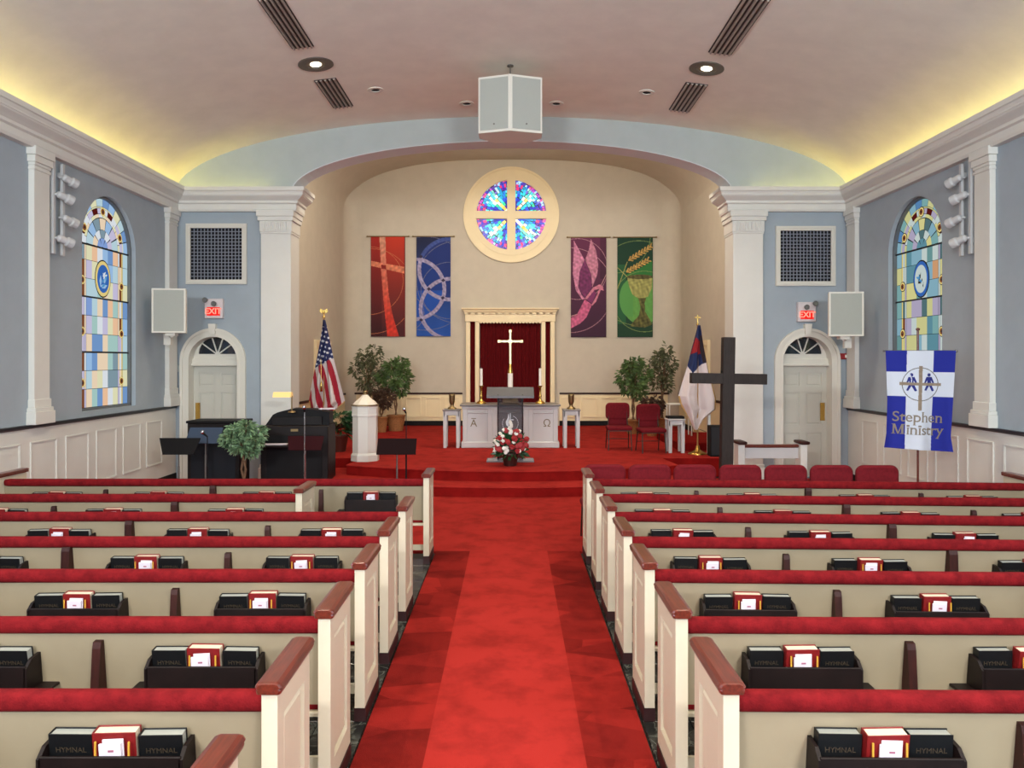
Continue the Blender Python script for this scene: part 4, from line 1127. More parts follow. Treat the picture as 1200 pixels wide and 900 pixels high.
x, Y, z, hw = small_table(783, 803, 491, 531, 'small white table beside the platform chairs, holding a black book', M_WHITEP)
b = MB(); b.box(-.17, .17, -.13, .13, 0, .05, .01); b.m = 1; b.box(-.16, .165, -.125, .125, .01, .04); tag(obj('black_book', b, [M_BLACK, M_PAGEG], None, (x, Y+hw, z)), 'thick black book lying on the small white platform table', 'book')

# clear lectern
def glass_mat():
    m = bpy.data.materials.new('smoked_acrylic'); m.use_nodes = True; nt = m.node_tree; nt.nodes.clear()
    out = nt.nodes.new('ShaderNodeOutputMaterial'); mx = nt.nodes.new('ShaderNodeMixShader'); tr = nt.nodes.new('ShaderNodeBsdfTransparent'); g = nt.nodes.new('ShaderNodeBsdfPrincipled')
    g.inputs['Base Color'].default_value = (.12, .12, .13, 1); g.inputs['Roughness'].default_value = .08; tr.inputs[0].default_value = (.55, .55, .57, 1)
    mx.inputs[0].default_value = .22; nt.links.new(tr.outputs[0], mx.inputs[1]); nt.links.new(g.outputs[0], mx.inputs[2]); nt.links.new(mx.outputs[0], out.inputs[0]); return m
M_ACR = glass_mat()
pl_ = on_z(598, 542, ZP); t = thing('acrylic_lectern', 'smoked clear acrylic lectern with etched emblem, standing before the altar', 'lectern', (pl_.x, pl_.y, ZP)); Y = pl_.y
sc_ = Y/F
b = MB(); b.box(-28*sc_, 28*sc_, 0, .42, 0, .03, .006); obj('base', b, mat('grey_acrylic_base', (120, 118, 122), .15), t)
zt = (542-468)*sc_+.02
b = MB(); b.box(-14.5*sc_, 14.5*sc_, .2, .215, .03, zt); obj('front_panel', b, M_ACR, t)
for s in (-1, 1):
    b = MB(); b.box(s*14.5*sc_-.012, s*14.5*sc_+.012, .12, .34, .03, zt+.06, .002); obj('side_panel', b, mat('acrylic_edge', (24, 24, 28), .1), t)
b = MB(); b.prism([(.05, zt-.0), (.42, zt+.17), (.42, zt+.19), (.05, zt+.02)], lambda y, z, x: (x, y, z), -28*sc_, 28*sc_); b.box(-28*sc_, 28*sc_, .04, .06, zt-.0, zt+.04); obj('reading_desk', b, mat('grey_acrylic', (108, 108, 110), .15), t)
b = MB(); b.prism([(.10, .35), (-.10, .35), (-.10, .33), (.10, .33)], lambda u, z, w_: (u, w_, z), .10, .30); 
# etched cross and flame
em = mat('etched_white', (190, 190, 196), .5); b = MB(); zz = zt*.62
b.box(.0-.006, .006, .194, .198, zz-.18, zz+.16); b.box(-.05, .06, .194, .198, zz+.03, zz+.045)
fl = [(-.02, zz-.12), (-.075, zz-.06), (-.085, zz+.0), (-.05, zz+.07), (-.035, zz+.16), (-.02, zz+.08), (-.012, zz), (-.03, zz-.03)]
b.prism(fl, lambda u, z, w_: (u, w_, z), .194, .198)
for k in range(20):
    if 3 < k < 8: continue
    t0, t1 = 2*PI*k/20, 2*PI*(k+.8)/20; q = [(.15*math.cos(t0), zz-.03+.15*math.sin(t0)), (.15*math.cos(t1), zz-.03+.15*math.sin(t1)), (.143*math.cos(t1), zz-.03+.143*math.sin(t1)), (.143*math.cos(t0), zz-.03+.143*math.sin(t0))]
    b.prism(q, lambda u, z, w_: (u, w_, z), .195, .198)
obj('emblem', b, em, t)

# font
pf = on_z(425.5, 541, ZP); sc_ = pf.y/F
t = thing('baptismal_font', 'white octagonal baptismal font with domed lid and brass knob on platform corner', 'font', (pf.x, pf.y+.2, ZP), (0, 0, 0))
R_ = 15.0*sc_*1.04; H = (541-476)*sc_
b = MB(); b.lathe([(R_*1.08, 0), (R_*1.08, .11), (R_*1.0, .14), (R_*.96, .15), (R_*.96, H-.20), (R_*1.02, H-.19), (R_*1.02, H-.16), (R_*1.0, H-.15), (R_*1.0, H-.02), (R_*1.06, H)], 8, smooth=False, ph=PI/8); obj('pedestal', b, M_TRIM, t)
b = MB(); b.lathe([(R_*1.08, H), (R_*1.08, H+.02), (R_*1.0, H+.025)], 8, smooth=False, ph=PI/8); obj('rim', b, M_DBRASS, t)
b = MB(); b.lathe([(R_*.98, H+.02), (R_*.8, H+.07), (R_*.6, H+.11), (R_*.35, H+.16), (R_*.22, H+.2), (R_*.2, H+.2)], 8, smooth=False, ph=PI/8); obj('lid', b, mat('font_lid_white', (236, 226, 208), .5), t)
b = MB(); b.lathe([(.055, H+.19), (.03, H+.215), (.05, H+.24), (.045, H+.265), (.02, H+.28)], 10); obj('knob', b, M_DBRASS, t)

# flower arrangement
p = on_z(598, 543, ZP); t = thing('flower_arrangement', 'red roses and white carnations in a dark pot before the lectern', 'flowers', (p.x, p.y-.28, ZP)); Yf = p.y-.28
b = MB(); b.lathe([(.11, 0), (.15, .2), (.16, .22), (.14, .22)], 16); obj('pot', b, mat('dark_pot', (52, 24, 20), .4), t)
def leafy(mb, P, d, L, W):
    d = Vector(d).normalized(); u = d.cross(Vector((random.uniform(-1, 1), random.uniform(-1, 1), random.uniform(-.3, 1)))).normalized(); P = Vector(P)
    n = d.cross(u)*L*.12
    v = [P, P+d*L*.5+u*W/2-n, P+d*L, P+d*L*.5-u*W/2-n]
    mb.add(v, [(0, 1, 2), (0, 2, 3)])
b = MB()
for k in range(420):
    a = random.uniform(0, 2*PI); e = random.uniform(-.5, 1.2); d = Vector((math.cos(a)*math.cos(e), .6*math.sin(a)*math.cos(e), math.sin(e)))
    leafy(b, Vector((0, 0, .3))+d*random.uniform(.1, .26), d, random.uniform(.08, .16), .04)
obj('foliage', b, M_LEAFG, t, kind='stuff')
def bloom(r, m):
    b = MB(); 
    for i in range(16):
        a = i*2.4; e = .1+i/16*1.3; d = Vector((math.cos(a)*math.cos(e), math.sin(a)*math.cos(e), math.sin(e)))
        u = d.cross(Vector((0, 0, 1))).normalized(); w_ = d.cross(u)
        c = d*r*.7; q = r*.55
        b.add([c-u*q-w_*q*.6, c+u*q-w_*q*.6, c+d*r*.3+u*q*.7+w_*q*.8, c+d*r*.3-u*q*.7+w_*q*.8], [(0, 1, 2, 3)], True)
    b.rbox((0, 0, 0), (r*1.3, r*1.3, r*1.3), r*.65, 2)
    return b.mesh('bloom', m)
rose = bloom(.048, mat('rose_red', (150, 14, 26), .6)); carn = bloom(.034, mat('carnation_white', (236, 232, 222), .7))
for k in range(62):
    a = random.uniform(0, 2*PI); e = random.uniform(-.35, 1.35); rr = random.uniform(.22, .30)*(1+.25*max(0, math.sin(e)))
    d = Vector((math.cos(a)*math.cos(e), -abs(math.sin(a)*math.cos(e))*.9, math.sin(e)))
    red = random.random() < .55; link('rose' if red else 'carnation', rose if red else carn, t, Vector((0, 0, .33))+Vector((d.x*1.0, d.y*.8, d.z*.95))*rr, (random.uniform(-.6, .6)+.8, random.uniform(-.5, .5), 0))
for k in range(9): link('carnation', carn, t, (random.uniform(-.02, .02), -.1, .58+.025*k), (random.random(), random.random(), 0))

# kneeler rail at right
pk = at(865, 560, 12.6); x0 = at(866.5, 0, 12.6).x; x1 = at(939, 0, 12.6).x
t = thing('kneeling_rail', 'white prayer rail with brown cap rail and posts before the right door', 'railing', (x0, 12.6, 0)); L = x1-x0; zt = at(0, 520, 12.6).z
for x in (0, L):
    b = MB(); b.box(x-.055, x+.055, -.12, .12, .01, zt-.0, .006); obj('post', b, M_TRIM, t); b = MB(); b.rbox((x, -.02, zt+.03), (.15, .36, .05), .022, 3); obj('post_cap', b, M_DWOOD, t)
b = MB(); b.box(.055, L-.055, -.05, .05, zt-.06, zt-.01, .01); obj('top_rail', b, M_WOOD, t)
b = MB(); b.box(.055, L-.055, -.02, .02, zt-.24, zt-.06, .004); obj('apron', b, M_WHITEP, t)
# big cross
Yc = 11.4; t = thing('wooden_cross', 'large dark stained wooden cross standing before the right side of chancel', 'cross', (at(850, 0, Yc).x, Yc, 0.01), (0, math.radians(1.0), 0)); sc_ = Yc/F
topz = at(0, 396, Yc).z; zc = at(0, 444.5, Yc).z; hw = 7*sc_
b = MB(); b.box(-hw, hw, -.07, .07, 0, topz, .006); obj('upright', b, M_CROSS, t)
b = MB(); b.box(-45*sc_+.02, 45*sc_, -.065, .075, zc-.078, zc+.078, .006); obj('crossbeam', b, M_CROSS, t)
b = MB(); b.box(-.4, .4, -.05, .05, 0, .1, .01); b.box(-.05, .05, -.4, .4, 0, .1, .01); obj('base', b, M_CROSS, t)
b = MB(); b.cyl((-hw-.012, -.02, zc+.06), (-hw-.012, -.02, zc+.12), .012); obj('bolt', b, M_BLACK, t)

# monitor speaker, music rack right
p = at(841, 516, 14.75); t = thing('floor_speaker', 'black floor speaker behind the dark wooden cross', 'speaker', (p.x+.02, 14.9, ZP))
b = MB(); b.box(-.12, .14, 0, .25, 0, .6, .01); obj('cabinet', b, M_BLACK, t); b = MB(); b.box(-.10, .12, -.01, .0, .03, .57, .004); obj('grille', b, mat('black_grille', (26, 28, 32), .8), t)
t = thing('tubular_stand', 'white tubular rack behind the small platform table', 'rack', (at(796, 0, 17.4).x, 17.4, ZP))
b = MB(); hz = at(0, 474, 17.4).z-ZP; b.tube([(-.22, 0, 0), (-.22, 0, hz), (.28, 0, hz), (.28, 0, 0)], .016, 8); b.tube([(-.22, .3, 0), (-.22, .3, hz), (.28, .3, hz), (.28, .3, 0)], .016, 8); b.tube([(-.22, 0, hz), (-.22, .3, hz)], .016, 8); b.tube([(.28, 0, hz), (.28, .3, hz)], .016, 8); obj('tube_frame', b, M_TRIM, t)
t = thing('coat_rack', 'dark bracket shelf on the white panel beside the right chancel pilaster', 'shelf', (at(829, 0, 15.3).x, 15.35, ZP))
b = MB(); z = at(0, 476, 15.3).z-ZP; b.box(-.04, .07, 0, .2, z-.01, z+.02); b.box(-.02, .07, 0, .2, z-.1, z-.06); obj('shelf', b, M_BLACK, t); b = MB(); b.box(.04, .09, .05, .15, 0, z+.08); obj('panel', b, M_TRIM, t)

# ================================================================ CLOTH (printed by colour attribute)
CL = attr_mat('printed_cloth', .85)
def cloth(name, parent, fnp, W, H, nu, nv, colfn, loc=(0, 0, 0)):
    """fnp(a,b)->xyz arrays, colfn(X,Y)->rgb arrays in source picture coordinates"""
    A, B = np.meshgrid(np.linspace(0, 1, nu), np.linspace(0, 1, nv))
    X, Y, Z, C = fnp(A, B, colfn)
    me = bpy.data.meshes.new(name); n = nu*nv
    me.vertices.add(n); me.vertices.foreach_set('co', np.stack([X, Y, Z], -1).astype(np.float32).ravel())
    i = np.arange(n).reshape(nv, nu); q = np.stack([i[:-1, :-1], i[1:, :-1], i[1:, 1:], i[:-1, 1:]], -1).reshape(-1, 4)
    me.loops.add(q.size); me.loops.foreach_set('vertex_index', q.astype(np.int32).ravel()); me.polygons.add(len(q))
    me.polygons.foreach_set('loop_start', np.arange(0, q.size, 4, dtype=np.int32)); me.polygons.foreach_set('use_smooth', np.ones(len(q), bool))
    me.update(calc_edges=True); me.validate()
    lin = np.where(C <= .04045, C/12.92, ((C+.055)/1.055)**2.4)
    col = np.concatenate([lin, np.ones(lin.shape[:2]+(1,))], -1).astype(np.float32)
    ca = me.color_attributes.new('Col', 'FLOAT_COLOR', 'POINT'); ca.data.foreach_set('color', col.ravel())
    me.materials.append(CL); o = link(name, me, parent, loc)
    sm = o.modifiers.new('thickness', 'SOLIDIFY'); sm.thickness = .004; sm.offset = 0
    return o
def pmask(X, Y, poly):
    m = np.zeros(X.shape, bool); n = len(poly)
    for i in range(n):
        x0, y0 = poly[i]; x1, y1 = poly[(i+1) % n]
        if y0 == y1: continue
        c = ((y0 > Y) != (y1 > Y)) & (X < (x1-x0)*(Y-y0)/(y1-y0)+x0); m ^= c
    return m
def ring(X, Y, cx, cy, r, w_): return np.abs(np.hypot(X-cx, Y-cy)-r) < w_/2
def seg(X, Y, p, q, w_):
    p = np.array(p, float); q = np.array(q, float); d = q-p; t = np.clip(((X-p[0])*d[0]+(Y-p[1])*d[1])/(d@d), 0, 1)
    return np.hypot(X-p[0]-t*d[0], Y-p[1]-t*d[1]) < w_/2
def blotch(X, Y, sc, seed):
    r = np.random.default_rng(seed); out = np.zeros(X.shape)
    for k in range(14):
        a = r.uniform(0, 2*PI); f = r.uniform(.5, 2.2)/sc; out += np.sin(X*f*math.cos(a)+Y*f*math.sin(a)+r.uniform(0, 6))*r.uniform(.4, 1)
    return out/5
def paint(C, m, rgb, tex=None, amp=0):
    c = np.array(rgb, float)/255
    v = np.broadcast_to(c, C.shape)
    if tex is not None: v = np.clip(v*(1+amp*tex[..., None]), 0, 1)
    C[m] = v[m]
def grad(Y, y0, y1, c0, c1):
    t = np.clip((Y-y0)/(y1-y0), 0, 1)[..., None]; return (np.array(c0)/255.)*(1-t)+(np.array(c1)/255.)*t
def art_red(X, Y):
    C = grad(Y, 100, 760, (192, 52, 30), (70, 22, 28)); L = X < 165; C[L] = (C*np.array([.82, .6, .75]))[L]
    T = blotch(X, Y, 9, 1)
    m = ring(X, Y, 75, 410, 240, 3) | ring(X, Y, 90, 485, 300, 3); paint(C, m, (190, 110, 70))
    m = pmask(X, Y, [(88, 270), (160, 285), (330, 315), (330, 362), (90, 306)]); paint(C, m, (206, 120, 88), T, .18)
    m = pmask(X, Y, [(148, 95), (190, 95), (195, 320), (215, 520), (240, 650), (288, 815), (205, 815), (178, 560), (160, 330)])
    V = grad(Y, 100, 700, (205, 146, 118), (196, 50, 36)); V = np.clip(V*(1+.18*T[..., None]), 0, 1); C[m] = V[m]
    paint(C, pmask(X, Y, [(160, 298), (194, 302), (196, 330), (162, 326)]), (130, 28, 24)); paint(C, X > 322, (110, 26, 26)); return C
def art_blue(X, Y):
    C = grad(Y, 100, 800, (24, 30, 62), (26, 76, 160)); T = blotch(X, Y, 7, 2)
    paint(C, np.hypot(X-640, Y-330) < 215, (26, 46, 110)); paint(C, (np.hypot(X-390, Y-470) < 215), (22, 52, 122)); paint(C, (np.hypot(X-390, Y-470) < 215) & (Y > 480), (24, 72, 158))
    for (a, b_, r) in ((700, 420, 290), (470, 430, 330), (640, 480, 200), (330, 640, 130)): paint(C, ring(X, Y, a, b_, r, 3.5), (110, 112, 130))
    for i, (a, b_) in enumerate(((390, 470), (640, 330), (650, 610))):
        m = ring(X, Y, a, b_, 213, 26); paint(C, m, (150, 142, 170), T, .16)
        paint(C, m & (Y < 250), (60, 78, 140), T, .1)
    for (a, b_) in ((595, 408), (495, 470), (592, 532), (440, 688), (438, 240)): paint(C, pmask(X, Y, [(a-14, b_), (a, b_-14), (a+14, b_), (a, b_+14)]), (44, 36, 64))
    return C
def art_purple(X, Y):
    C = grad(Y, 105, 810, (98, 42, 74), (56, 28, 50)); T = blotch(X, Y, 7, 3); R_ = (X > 290) & (Y < 400); C[R_] *= .8
    for (a, b_, r) in ((130, 330, 215), (80, 480, 300)): paint(C, ring(X, Y, a, b_, r, 3.5), (176, 130, 140))
    m = pmask(X, Y, [(105, 130), (180, 265), (145, 350), (135, 460), (160, 515), (182, 540), (165, 548), (118, 480), (97, 360), (102, 230)]); paint(C, m, (190, 122, 150), T, .2)
    m = pmask(X, Y, [(225, 115), (262, 200), (278, 300), (270, 370), (235, 460), (228, 370), (185, 265), (212, 190)]); paint(C, m, (184, 120, 142), T, .2)
    paint(C, pmask(X, Y, [(182, 268), (225, 370), (232, 460), (182, 535), (142, 470), (145, 350)]), (108, 46, 88), T, .2)
    m = pmask(X, Y, [(182, 540), (240, 462), (290, 438), (312, 452), (316, 482), (296, 478), (262, 560), (232, 592), (232, 580), (270, 510), (284, 470), (250, 480), (196, 545)]); paint(C, m, (196, 120, 140), T, .1)
    paint(C, pmask(X, Y, [(196, 548), (248, 482), (262, 505), (232, 575)]), (120, 50, 96))
    m = pmask(X, Y, [(182, 545), (232, 582), (195, 670), (150, 715), (83, 750), (83, 675), (128, 650)]); paint(C, m, (188, 92, 128), T, .22)
    paint(C, seg(X, Y, (83, 665), (128, 650), 4) | seg(X, Y, (300, 440), (335, 370), 4), (200, 150, 150)); return C
def art_green(X, Y):
    C = grad(Y, 105, 810, (18, 56, 40), (24, 60, 40)); T = blotch(X, Y, 7, 4)
    paint(C, (X < 470) & (Y > 300) & (Y < 720), (34, 88, 54)); m = pmask(X, Y, [(470, 370), (560, 330), (655, 270), (655, 400), (480, 390)]); paint(C, m, (44, 112, 52))
    m = (((X-585)/150)**2+((Y-540)/185)**2 < 1) & (Y > 385); paint(C, m, (92, 150, 72), T, .06)
    m = (((X-500)/75)**2+((Y-540)/130)**2 < 1); paint(C, m & (X < 520), (84, 146, 74))
    for (a, b_, r) in ((560, 430, 300), (600, 560, 215), (380, 100, 260)): paint(C, ring(X, Y, a, b_, r, 3.5), (120, 140, 80))
    paint(C, seg(X, Y, (412, 470), (480, 280), 4) | seg(X, Y, (412, 320), (480, 385), 4), (170, 160, 90))
    for p, q in (((492, 268), (648, 170)), ((476, 350), (628, 266))):
        p = np.array(p); q = np.array(q); d = (q-p)/np.linalg.norm(q-p); n = np.array([-d[1], d[0]]); m = np.zeros(X.shape, bool)
        for k in range(8):
            c = p+(q-p)*k/7.5
            for sg in (-1, 1): m |= seg(X, Y, c, c+d*22+n*sg*16, 9)
        paint(C, m | seg(X, Y, p, q, 4), (184, 146, 78), T, .2)
    m = pmask(X, Y, [(480, 392), (655, 388), (650, 470), (625, 525), (600, 535), (550, 535), (515, 510), (492, 450)]); paint(C, m, (150, 148, 86), T, .22)
    paint(C, ((X-570)/92)**2+((Y-386)/16)**2 < 1, (84, 78, 44), T, .2)
    m = pmask(X, Y, [(556, 535), (612, 535), (602, 570), (604, 630), (640, 690), (652, 725), (600, 745), (500, 735), (520, 705), (560, 660), (572, 600)]); paint(C, m, (86, 84, 44), T, .35); return C
def hang_banner(px0, px1, py0, py1, zx0, zx1, zy0, zy1, art, name, label, rodc, group=None):
    Yb = YB-.06; a = at(px0, py1, Yb); c = at(px1, py0, Yb); W = c.x-a.x; H = c.z-a.z
    t = thing(name, label, 'banner', (a.x, Yb, a.z), group='hanging banners on the chancel wall')
    def fnp(A, B, cf):
        X = A*W; Z = H*(1-B); Yv = .012*np.sin(A*7+1)*B+.004*np.sin(A*17); return X, Yv, Z, cf(zx0+(zx1-zx0)*A, zy0+(zy1-zy0)*B)
    cloth('cloth', t, fnp, W, H, 90, 240, art)
    b = MB(); b.cyl((-.09, 0, H), (W+.09, 0, H), .016, n=8); b.lathe([(.02, -.02), (.03, 0), (.02, .02)], 8, (-.1, 0, H)); b.lathe([(.02, -.02), (.03, 0), (.02, .02)], 8, (W+.1, 0, H)); obj('rod', b, M_DBRASS, t)
hang_banner(434.6, 474.8, 277, 394.5, 88, 329, 98, 806, art_red, 'wall_banner', 'red banner with a pale cross, leftmost on the chancel wall', None)
hang_banner(488, 528, 277, 394, 408, 646, 98, 803, art_blue, 'wall_banner', 'blue banner with interlaced pale rings, between red banner and round window', None)
hang_banner(669, 710.5, 278, 395, 83, 335, 105, 812, art_purple, 'wall_banner', 'purple banner with a pink dove, right of the curtain frame', None)
hang_banner(723.5, 765, 278, 395, 411, 658, 105, 812, art_green, 'wall_banner', 'green banner with gold chalice and wheat, rightmost on the chancel wall', None)

# flags
def lerp_edge(pts, y):
    ys = [p[1] for p in pts]; xs_ = [p[0] for p in pts]; return np.interp(y, ys, xs_)
def flag_pole(px, ptop, pbase, label, name, finial):
    c = on_z(px, pbase, ZP); t = thing(name, label, 'flag', (c.x, c.y, ZP)); H = at(0, ptop, c.y).z-ZP
    b = MB(); b.lathe([(.19, 0), (.19, .015), (.13, .04), (.05, .08), (.035, .16), (.03, .17)], 20); obj('stand', b, M_BRASS, t)
    b = MB(); b.cyl((0, 0, .1), (0, 0, H-.1), .016, n=10); obj('pole', b, mat('flag_pole_wood', (150, 112, 60), .35), t)
    if finial == 'eagle':
        b = MB(); b.lathe([(.02, H-.12), (.035, H-.09), (.012, H-.07), (.02, H-.03), (.03, H), (.012, H+.04)], 10)
        for s in (-1, 1): b.prism([(0, H), (s*.02, H+.05), (s*.07, H+.08), (s*.085, H+.02), (s*.05, H-.02)], lambda u, z, w_: (u, w_, z), -.008, .008)
        obj('eagle_finial', b, M_GOLD, t)
    else:
        b = MB(); b.lathe([(.02, H-.12), (.03, H-.1), (.01, H-.08)], 10); b.box(-.012, .012, -.01, .01, H-.09, H+.09, .003); b.box(-.06, .06, -.01, .01, H+.02, H+.045, .003); obj('cross_finial', b, M_GOLD, t)
    return t, c
t, c = flag_pole(379.5, 366, 531, 'United States flag draped on a gold-based pole at the left of chancel', 'national_flag', 'eagle')
sx, sy = 3.53, 3.53
def us(X, Y):      # X,Y in zoom coordinates
    T = blotch(X, Y, 30, 6); C = np.ones(X.shape+(3,))*np.array([206, 196, 192])/255
    st = (X-.36*(Y-280)+10*np.sin(Y/60))/39.; r = (st-np.floor(st)) < .5; paint(C, r, (158, 24, 46))
    m = Y < 285-(X-740)*.55; paint(C, m, (28, 38, 86))
    uu = (X+.3*Y)/17.; vv = (Y-.35*X)/21.; fu = uu-np.floor(uu)-.5; fv = vv-np.floor(vv)-.5; d = np.hypot(fu, fv*1.2); paint(C, m & (d < .27) & (X < 812) & (Y > 115), (214, 214, 222))
    return C
ol = [(772, 88), (757, 180), (740, 265), (724, 340), (708, 425), (716, 460), (748, 505), (760, 515)]
orr = [(779, 88), (795, 160), (812, 240), (836, 330), (862, 420), (862, 428), (820, 462), (790, 490), (768, 515)]
def fnp(A, B, cf):
    y = 88+427*B; xl_ = lerp_edge(ol, y); xr_ = lerp_edge(orr, y); x = xl_+(xr_-xl_)*A; C = cf(x, y)
    fr = (B > .985) | (((A < .04) | (A > .96)) & (y > 425)); C[fr] = np.array([190, 150, 80])/255.
    px = 160+x/sx; py = 350+y/sy; Yd = c.y-.07; amp = .035+.05*B
    Yv = Yd+amp*np.sin(A*15+B*1.5)+.02*np.sin(A*31+2)
    return (px-600)/F*Yd-c.x, Yv-c.y, HC+(HORIZON-py)/F*Yd-ZP, C
cloth('flag_cloth', t, fnp, 1, 1, 110, 210, us)
b = MB(); q = at(378, 455, c.y-.13); 
b.tube([Vector((-.02, -.16, 1.9)), Vector((-.01, -.17, 1.45))], .006, 6); b.lathe([(.008, 1.45), (.025, 1.40), (.03, 1.25), (.0, 1.25)], 8, (-.01, -.17, 0)); obj('tassel', b, M_GOLD, t)

t, c = flag_pole(817.5, 374, 532, 'white church flag with blue canton and red cross on pole at right', 'church_flag', 'cross')
def cf_(X, Y):
    C = np.ones(X.shape+(3,))*np.array([214, 204, 202])/255
    paint(C, pmask(X, Y, [(528, 90), (545, 90), (572, 292), (552, 300), (500, 350), (476, 305)]), (24, 40, 84))
    paint(C, pmask(X, Y, [(520, 160), (548, 185), (545, 245), (530, 250), (525, 235), (492, 250), (505, 215)]), (150, 24, 34))
    paint(C, pmask(X, Y, [(541, 150), (556, 150), (568, 290), (556, 296), (541, 220)]), (40, 30, 36)); return C
ol2 = [(533, 95), (505, 200), (478, 310), (450, 400), (430, 470), (440, 510), (480, 580), (514, 650)]
or2 = [(541, 95), (562, 220), (585, 330), (610, 420), (626, 480), (624, 540), (560, 590), (520, 655)]
def fnp2(A, B, cf):
    y = 95+560*B; xl_ = lerp_edge(ol2, y); xr_ = lerp_edge(or2, y); x = xl_+(xr_-xl_)*A; C = cf(x, y)
    fr = (B > .985) | ((A < .05) & (y > 470)) | ((A > .95)); C[fr] = np.array([186, 150, 84])/255.
    px = 700+x/4.5; py = 360+y/4.5; Yd = c.y-.07
    Yv = Yd+(.03+.05*B)*np.sin(A*11+B*1.2+1)+.015*np.sin(A*25)
    return (px-600)/F*Yd-c.x, Yv-c.y, HC+(HORIZON-py)/F*Yd-ZP, C
cloth('flag_cloth', t, fnp2, 1, 1, 110, 210, cf_)

# Stephen Ministry banner
Ys = 10.25; p = at(1077, 0, Ys); t = thing('banner_stand', 'blue and white Stephen Ministry banner on a wooden pole by right wall', 'banner', (p.x, Ys, .01)); sc_ = Ys/F
zt = at(0, 411.5, Ys).z-.01; zb = at(0, 526, Ys).z-.01
b = MB(); b.cyl((0, .03, 0), (0, .03, at(0, 388, Ys).z), .014, n=10); b.lathe([(.02, 0), (.028, .02), (.012, .035)], 10, (0, .03, at(0, 388, Ys).z)); obj('pole', b, M_WOOD, t)
b = MB(); b.cyl((-42*sc_, .0, zt), (43*sc_, .0, zt), .012, n=8); b.lathe([(.015, -.02), (.022, 0), (.015, .02)], 8, (43.5*sc_, 0, zt)); obj('crossbar', b, M_GREYM, t)
b = MB()
for k in range(4): a = PI/4+k*PI/2; b.tube([(0, .03, .12), (.3*math.cos(a), .03+.3*math.sin(a), .0)], .012, 6)
obj('foot', b, M_WOOD, t)
def art_s(X, Y):   # zoom coords 582x900 of region 1020..1130, 400..570
    C = np.ones(X.shape+(3,))*np.array([206, 212, 224])/255
    xa = np.interp(Y, [60, 660], [222, 207]); xb = np.interp(Y, [60, 660], [389, 374]); s_ = (X < xa) | (X > xb)
    ya = np.interp(X, [95, 525], [187, 192]); yb = np.interp(X, [95, 525], [336, 347]); m = s_ & ((Y < ya) | (Y > yb)); paint(C, m, (22, 34, 140))
    paint(C, (((X-304)/114)**2+((Y-266)/104)**2 < 1) & (((X-304)/109)**2+((Y-266)/99)**2 > 1), (100, 96, 90))
    for cx, hatch in ((249, 1), (358, 0)):
        g = (np.hypot(X-cx, Y-208) < 11)
        g |= pmask(X, Y, [(cx-18, 220), (cx+18, 220), (cx+33, 256), (cx+24, 262), (cx+13, 242), (cx+13, 262), (cx+33, 306), (cx+20, 311), (cx, 276), (cx-20, 306), (cx-33, 304), (cx-13, 262), (cx-13, 242), (cx-24, 262), (cx-33, 256)])
        if hatch: g &= ~(seg(X, Y, (cx-8, 206), (cx+2, 235), 6) | seg(X, Y, (cx+2, 235), (cx-2, 262), 6))
        paint(C, g, (26, 36, 120))
    T = blotch(X, Y, 8, 9)
    paint(C, pmask(X, Y, [(295, 152), (318, 152), (306, 428), (286, 428)]) | pmask(X, Y, [(176, 252), (434, 260), (434, 278), (176, 270)]), (142, 126, 108), T, .06)
    return C
def fnp3(A, B, cf):
    xl_ = np.interp(B, [0, .5, .85, 1], [90, 102, 98, 84]); xr_ = np.interp(B, [0, .5, .85, 1], [525, 508, 495, 511]); x = xl_+(xr_-xl_)*A
    y = 58+(600+28*A)*B; px = 1020+x/5.29; py = 400+y/5.29
    Yv = -.02+.03*B*np.sin(A*9+.5)+.012*np.sin(A*21)*B
    return (px-600)/F*Ys-p.x, Yv, HC+(HORIZON-py)/F*Ys-.01, cf(x, y)
cloth('cloth', t, fnp3, 1, 1, 190, 250, art_s)
LG = mat('banner_letter_taupe', (132, 120, 106), .7)
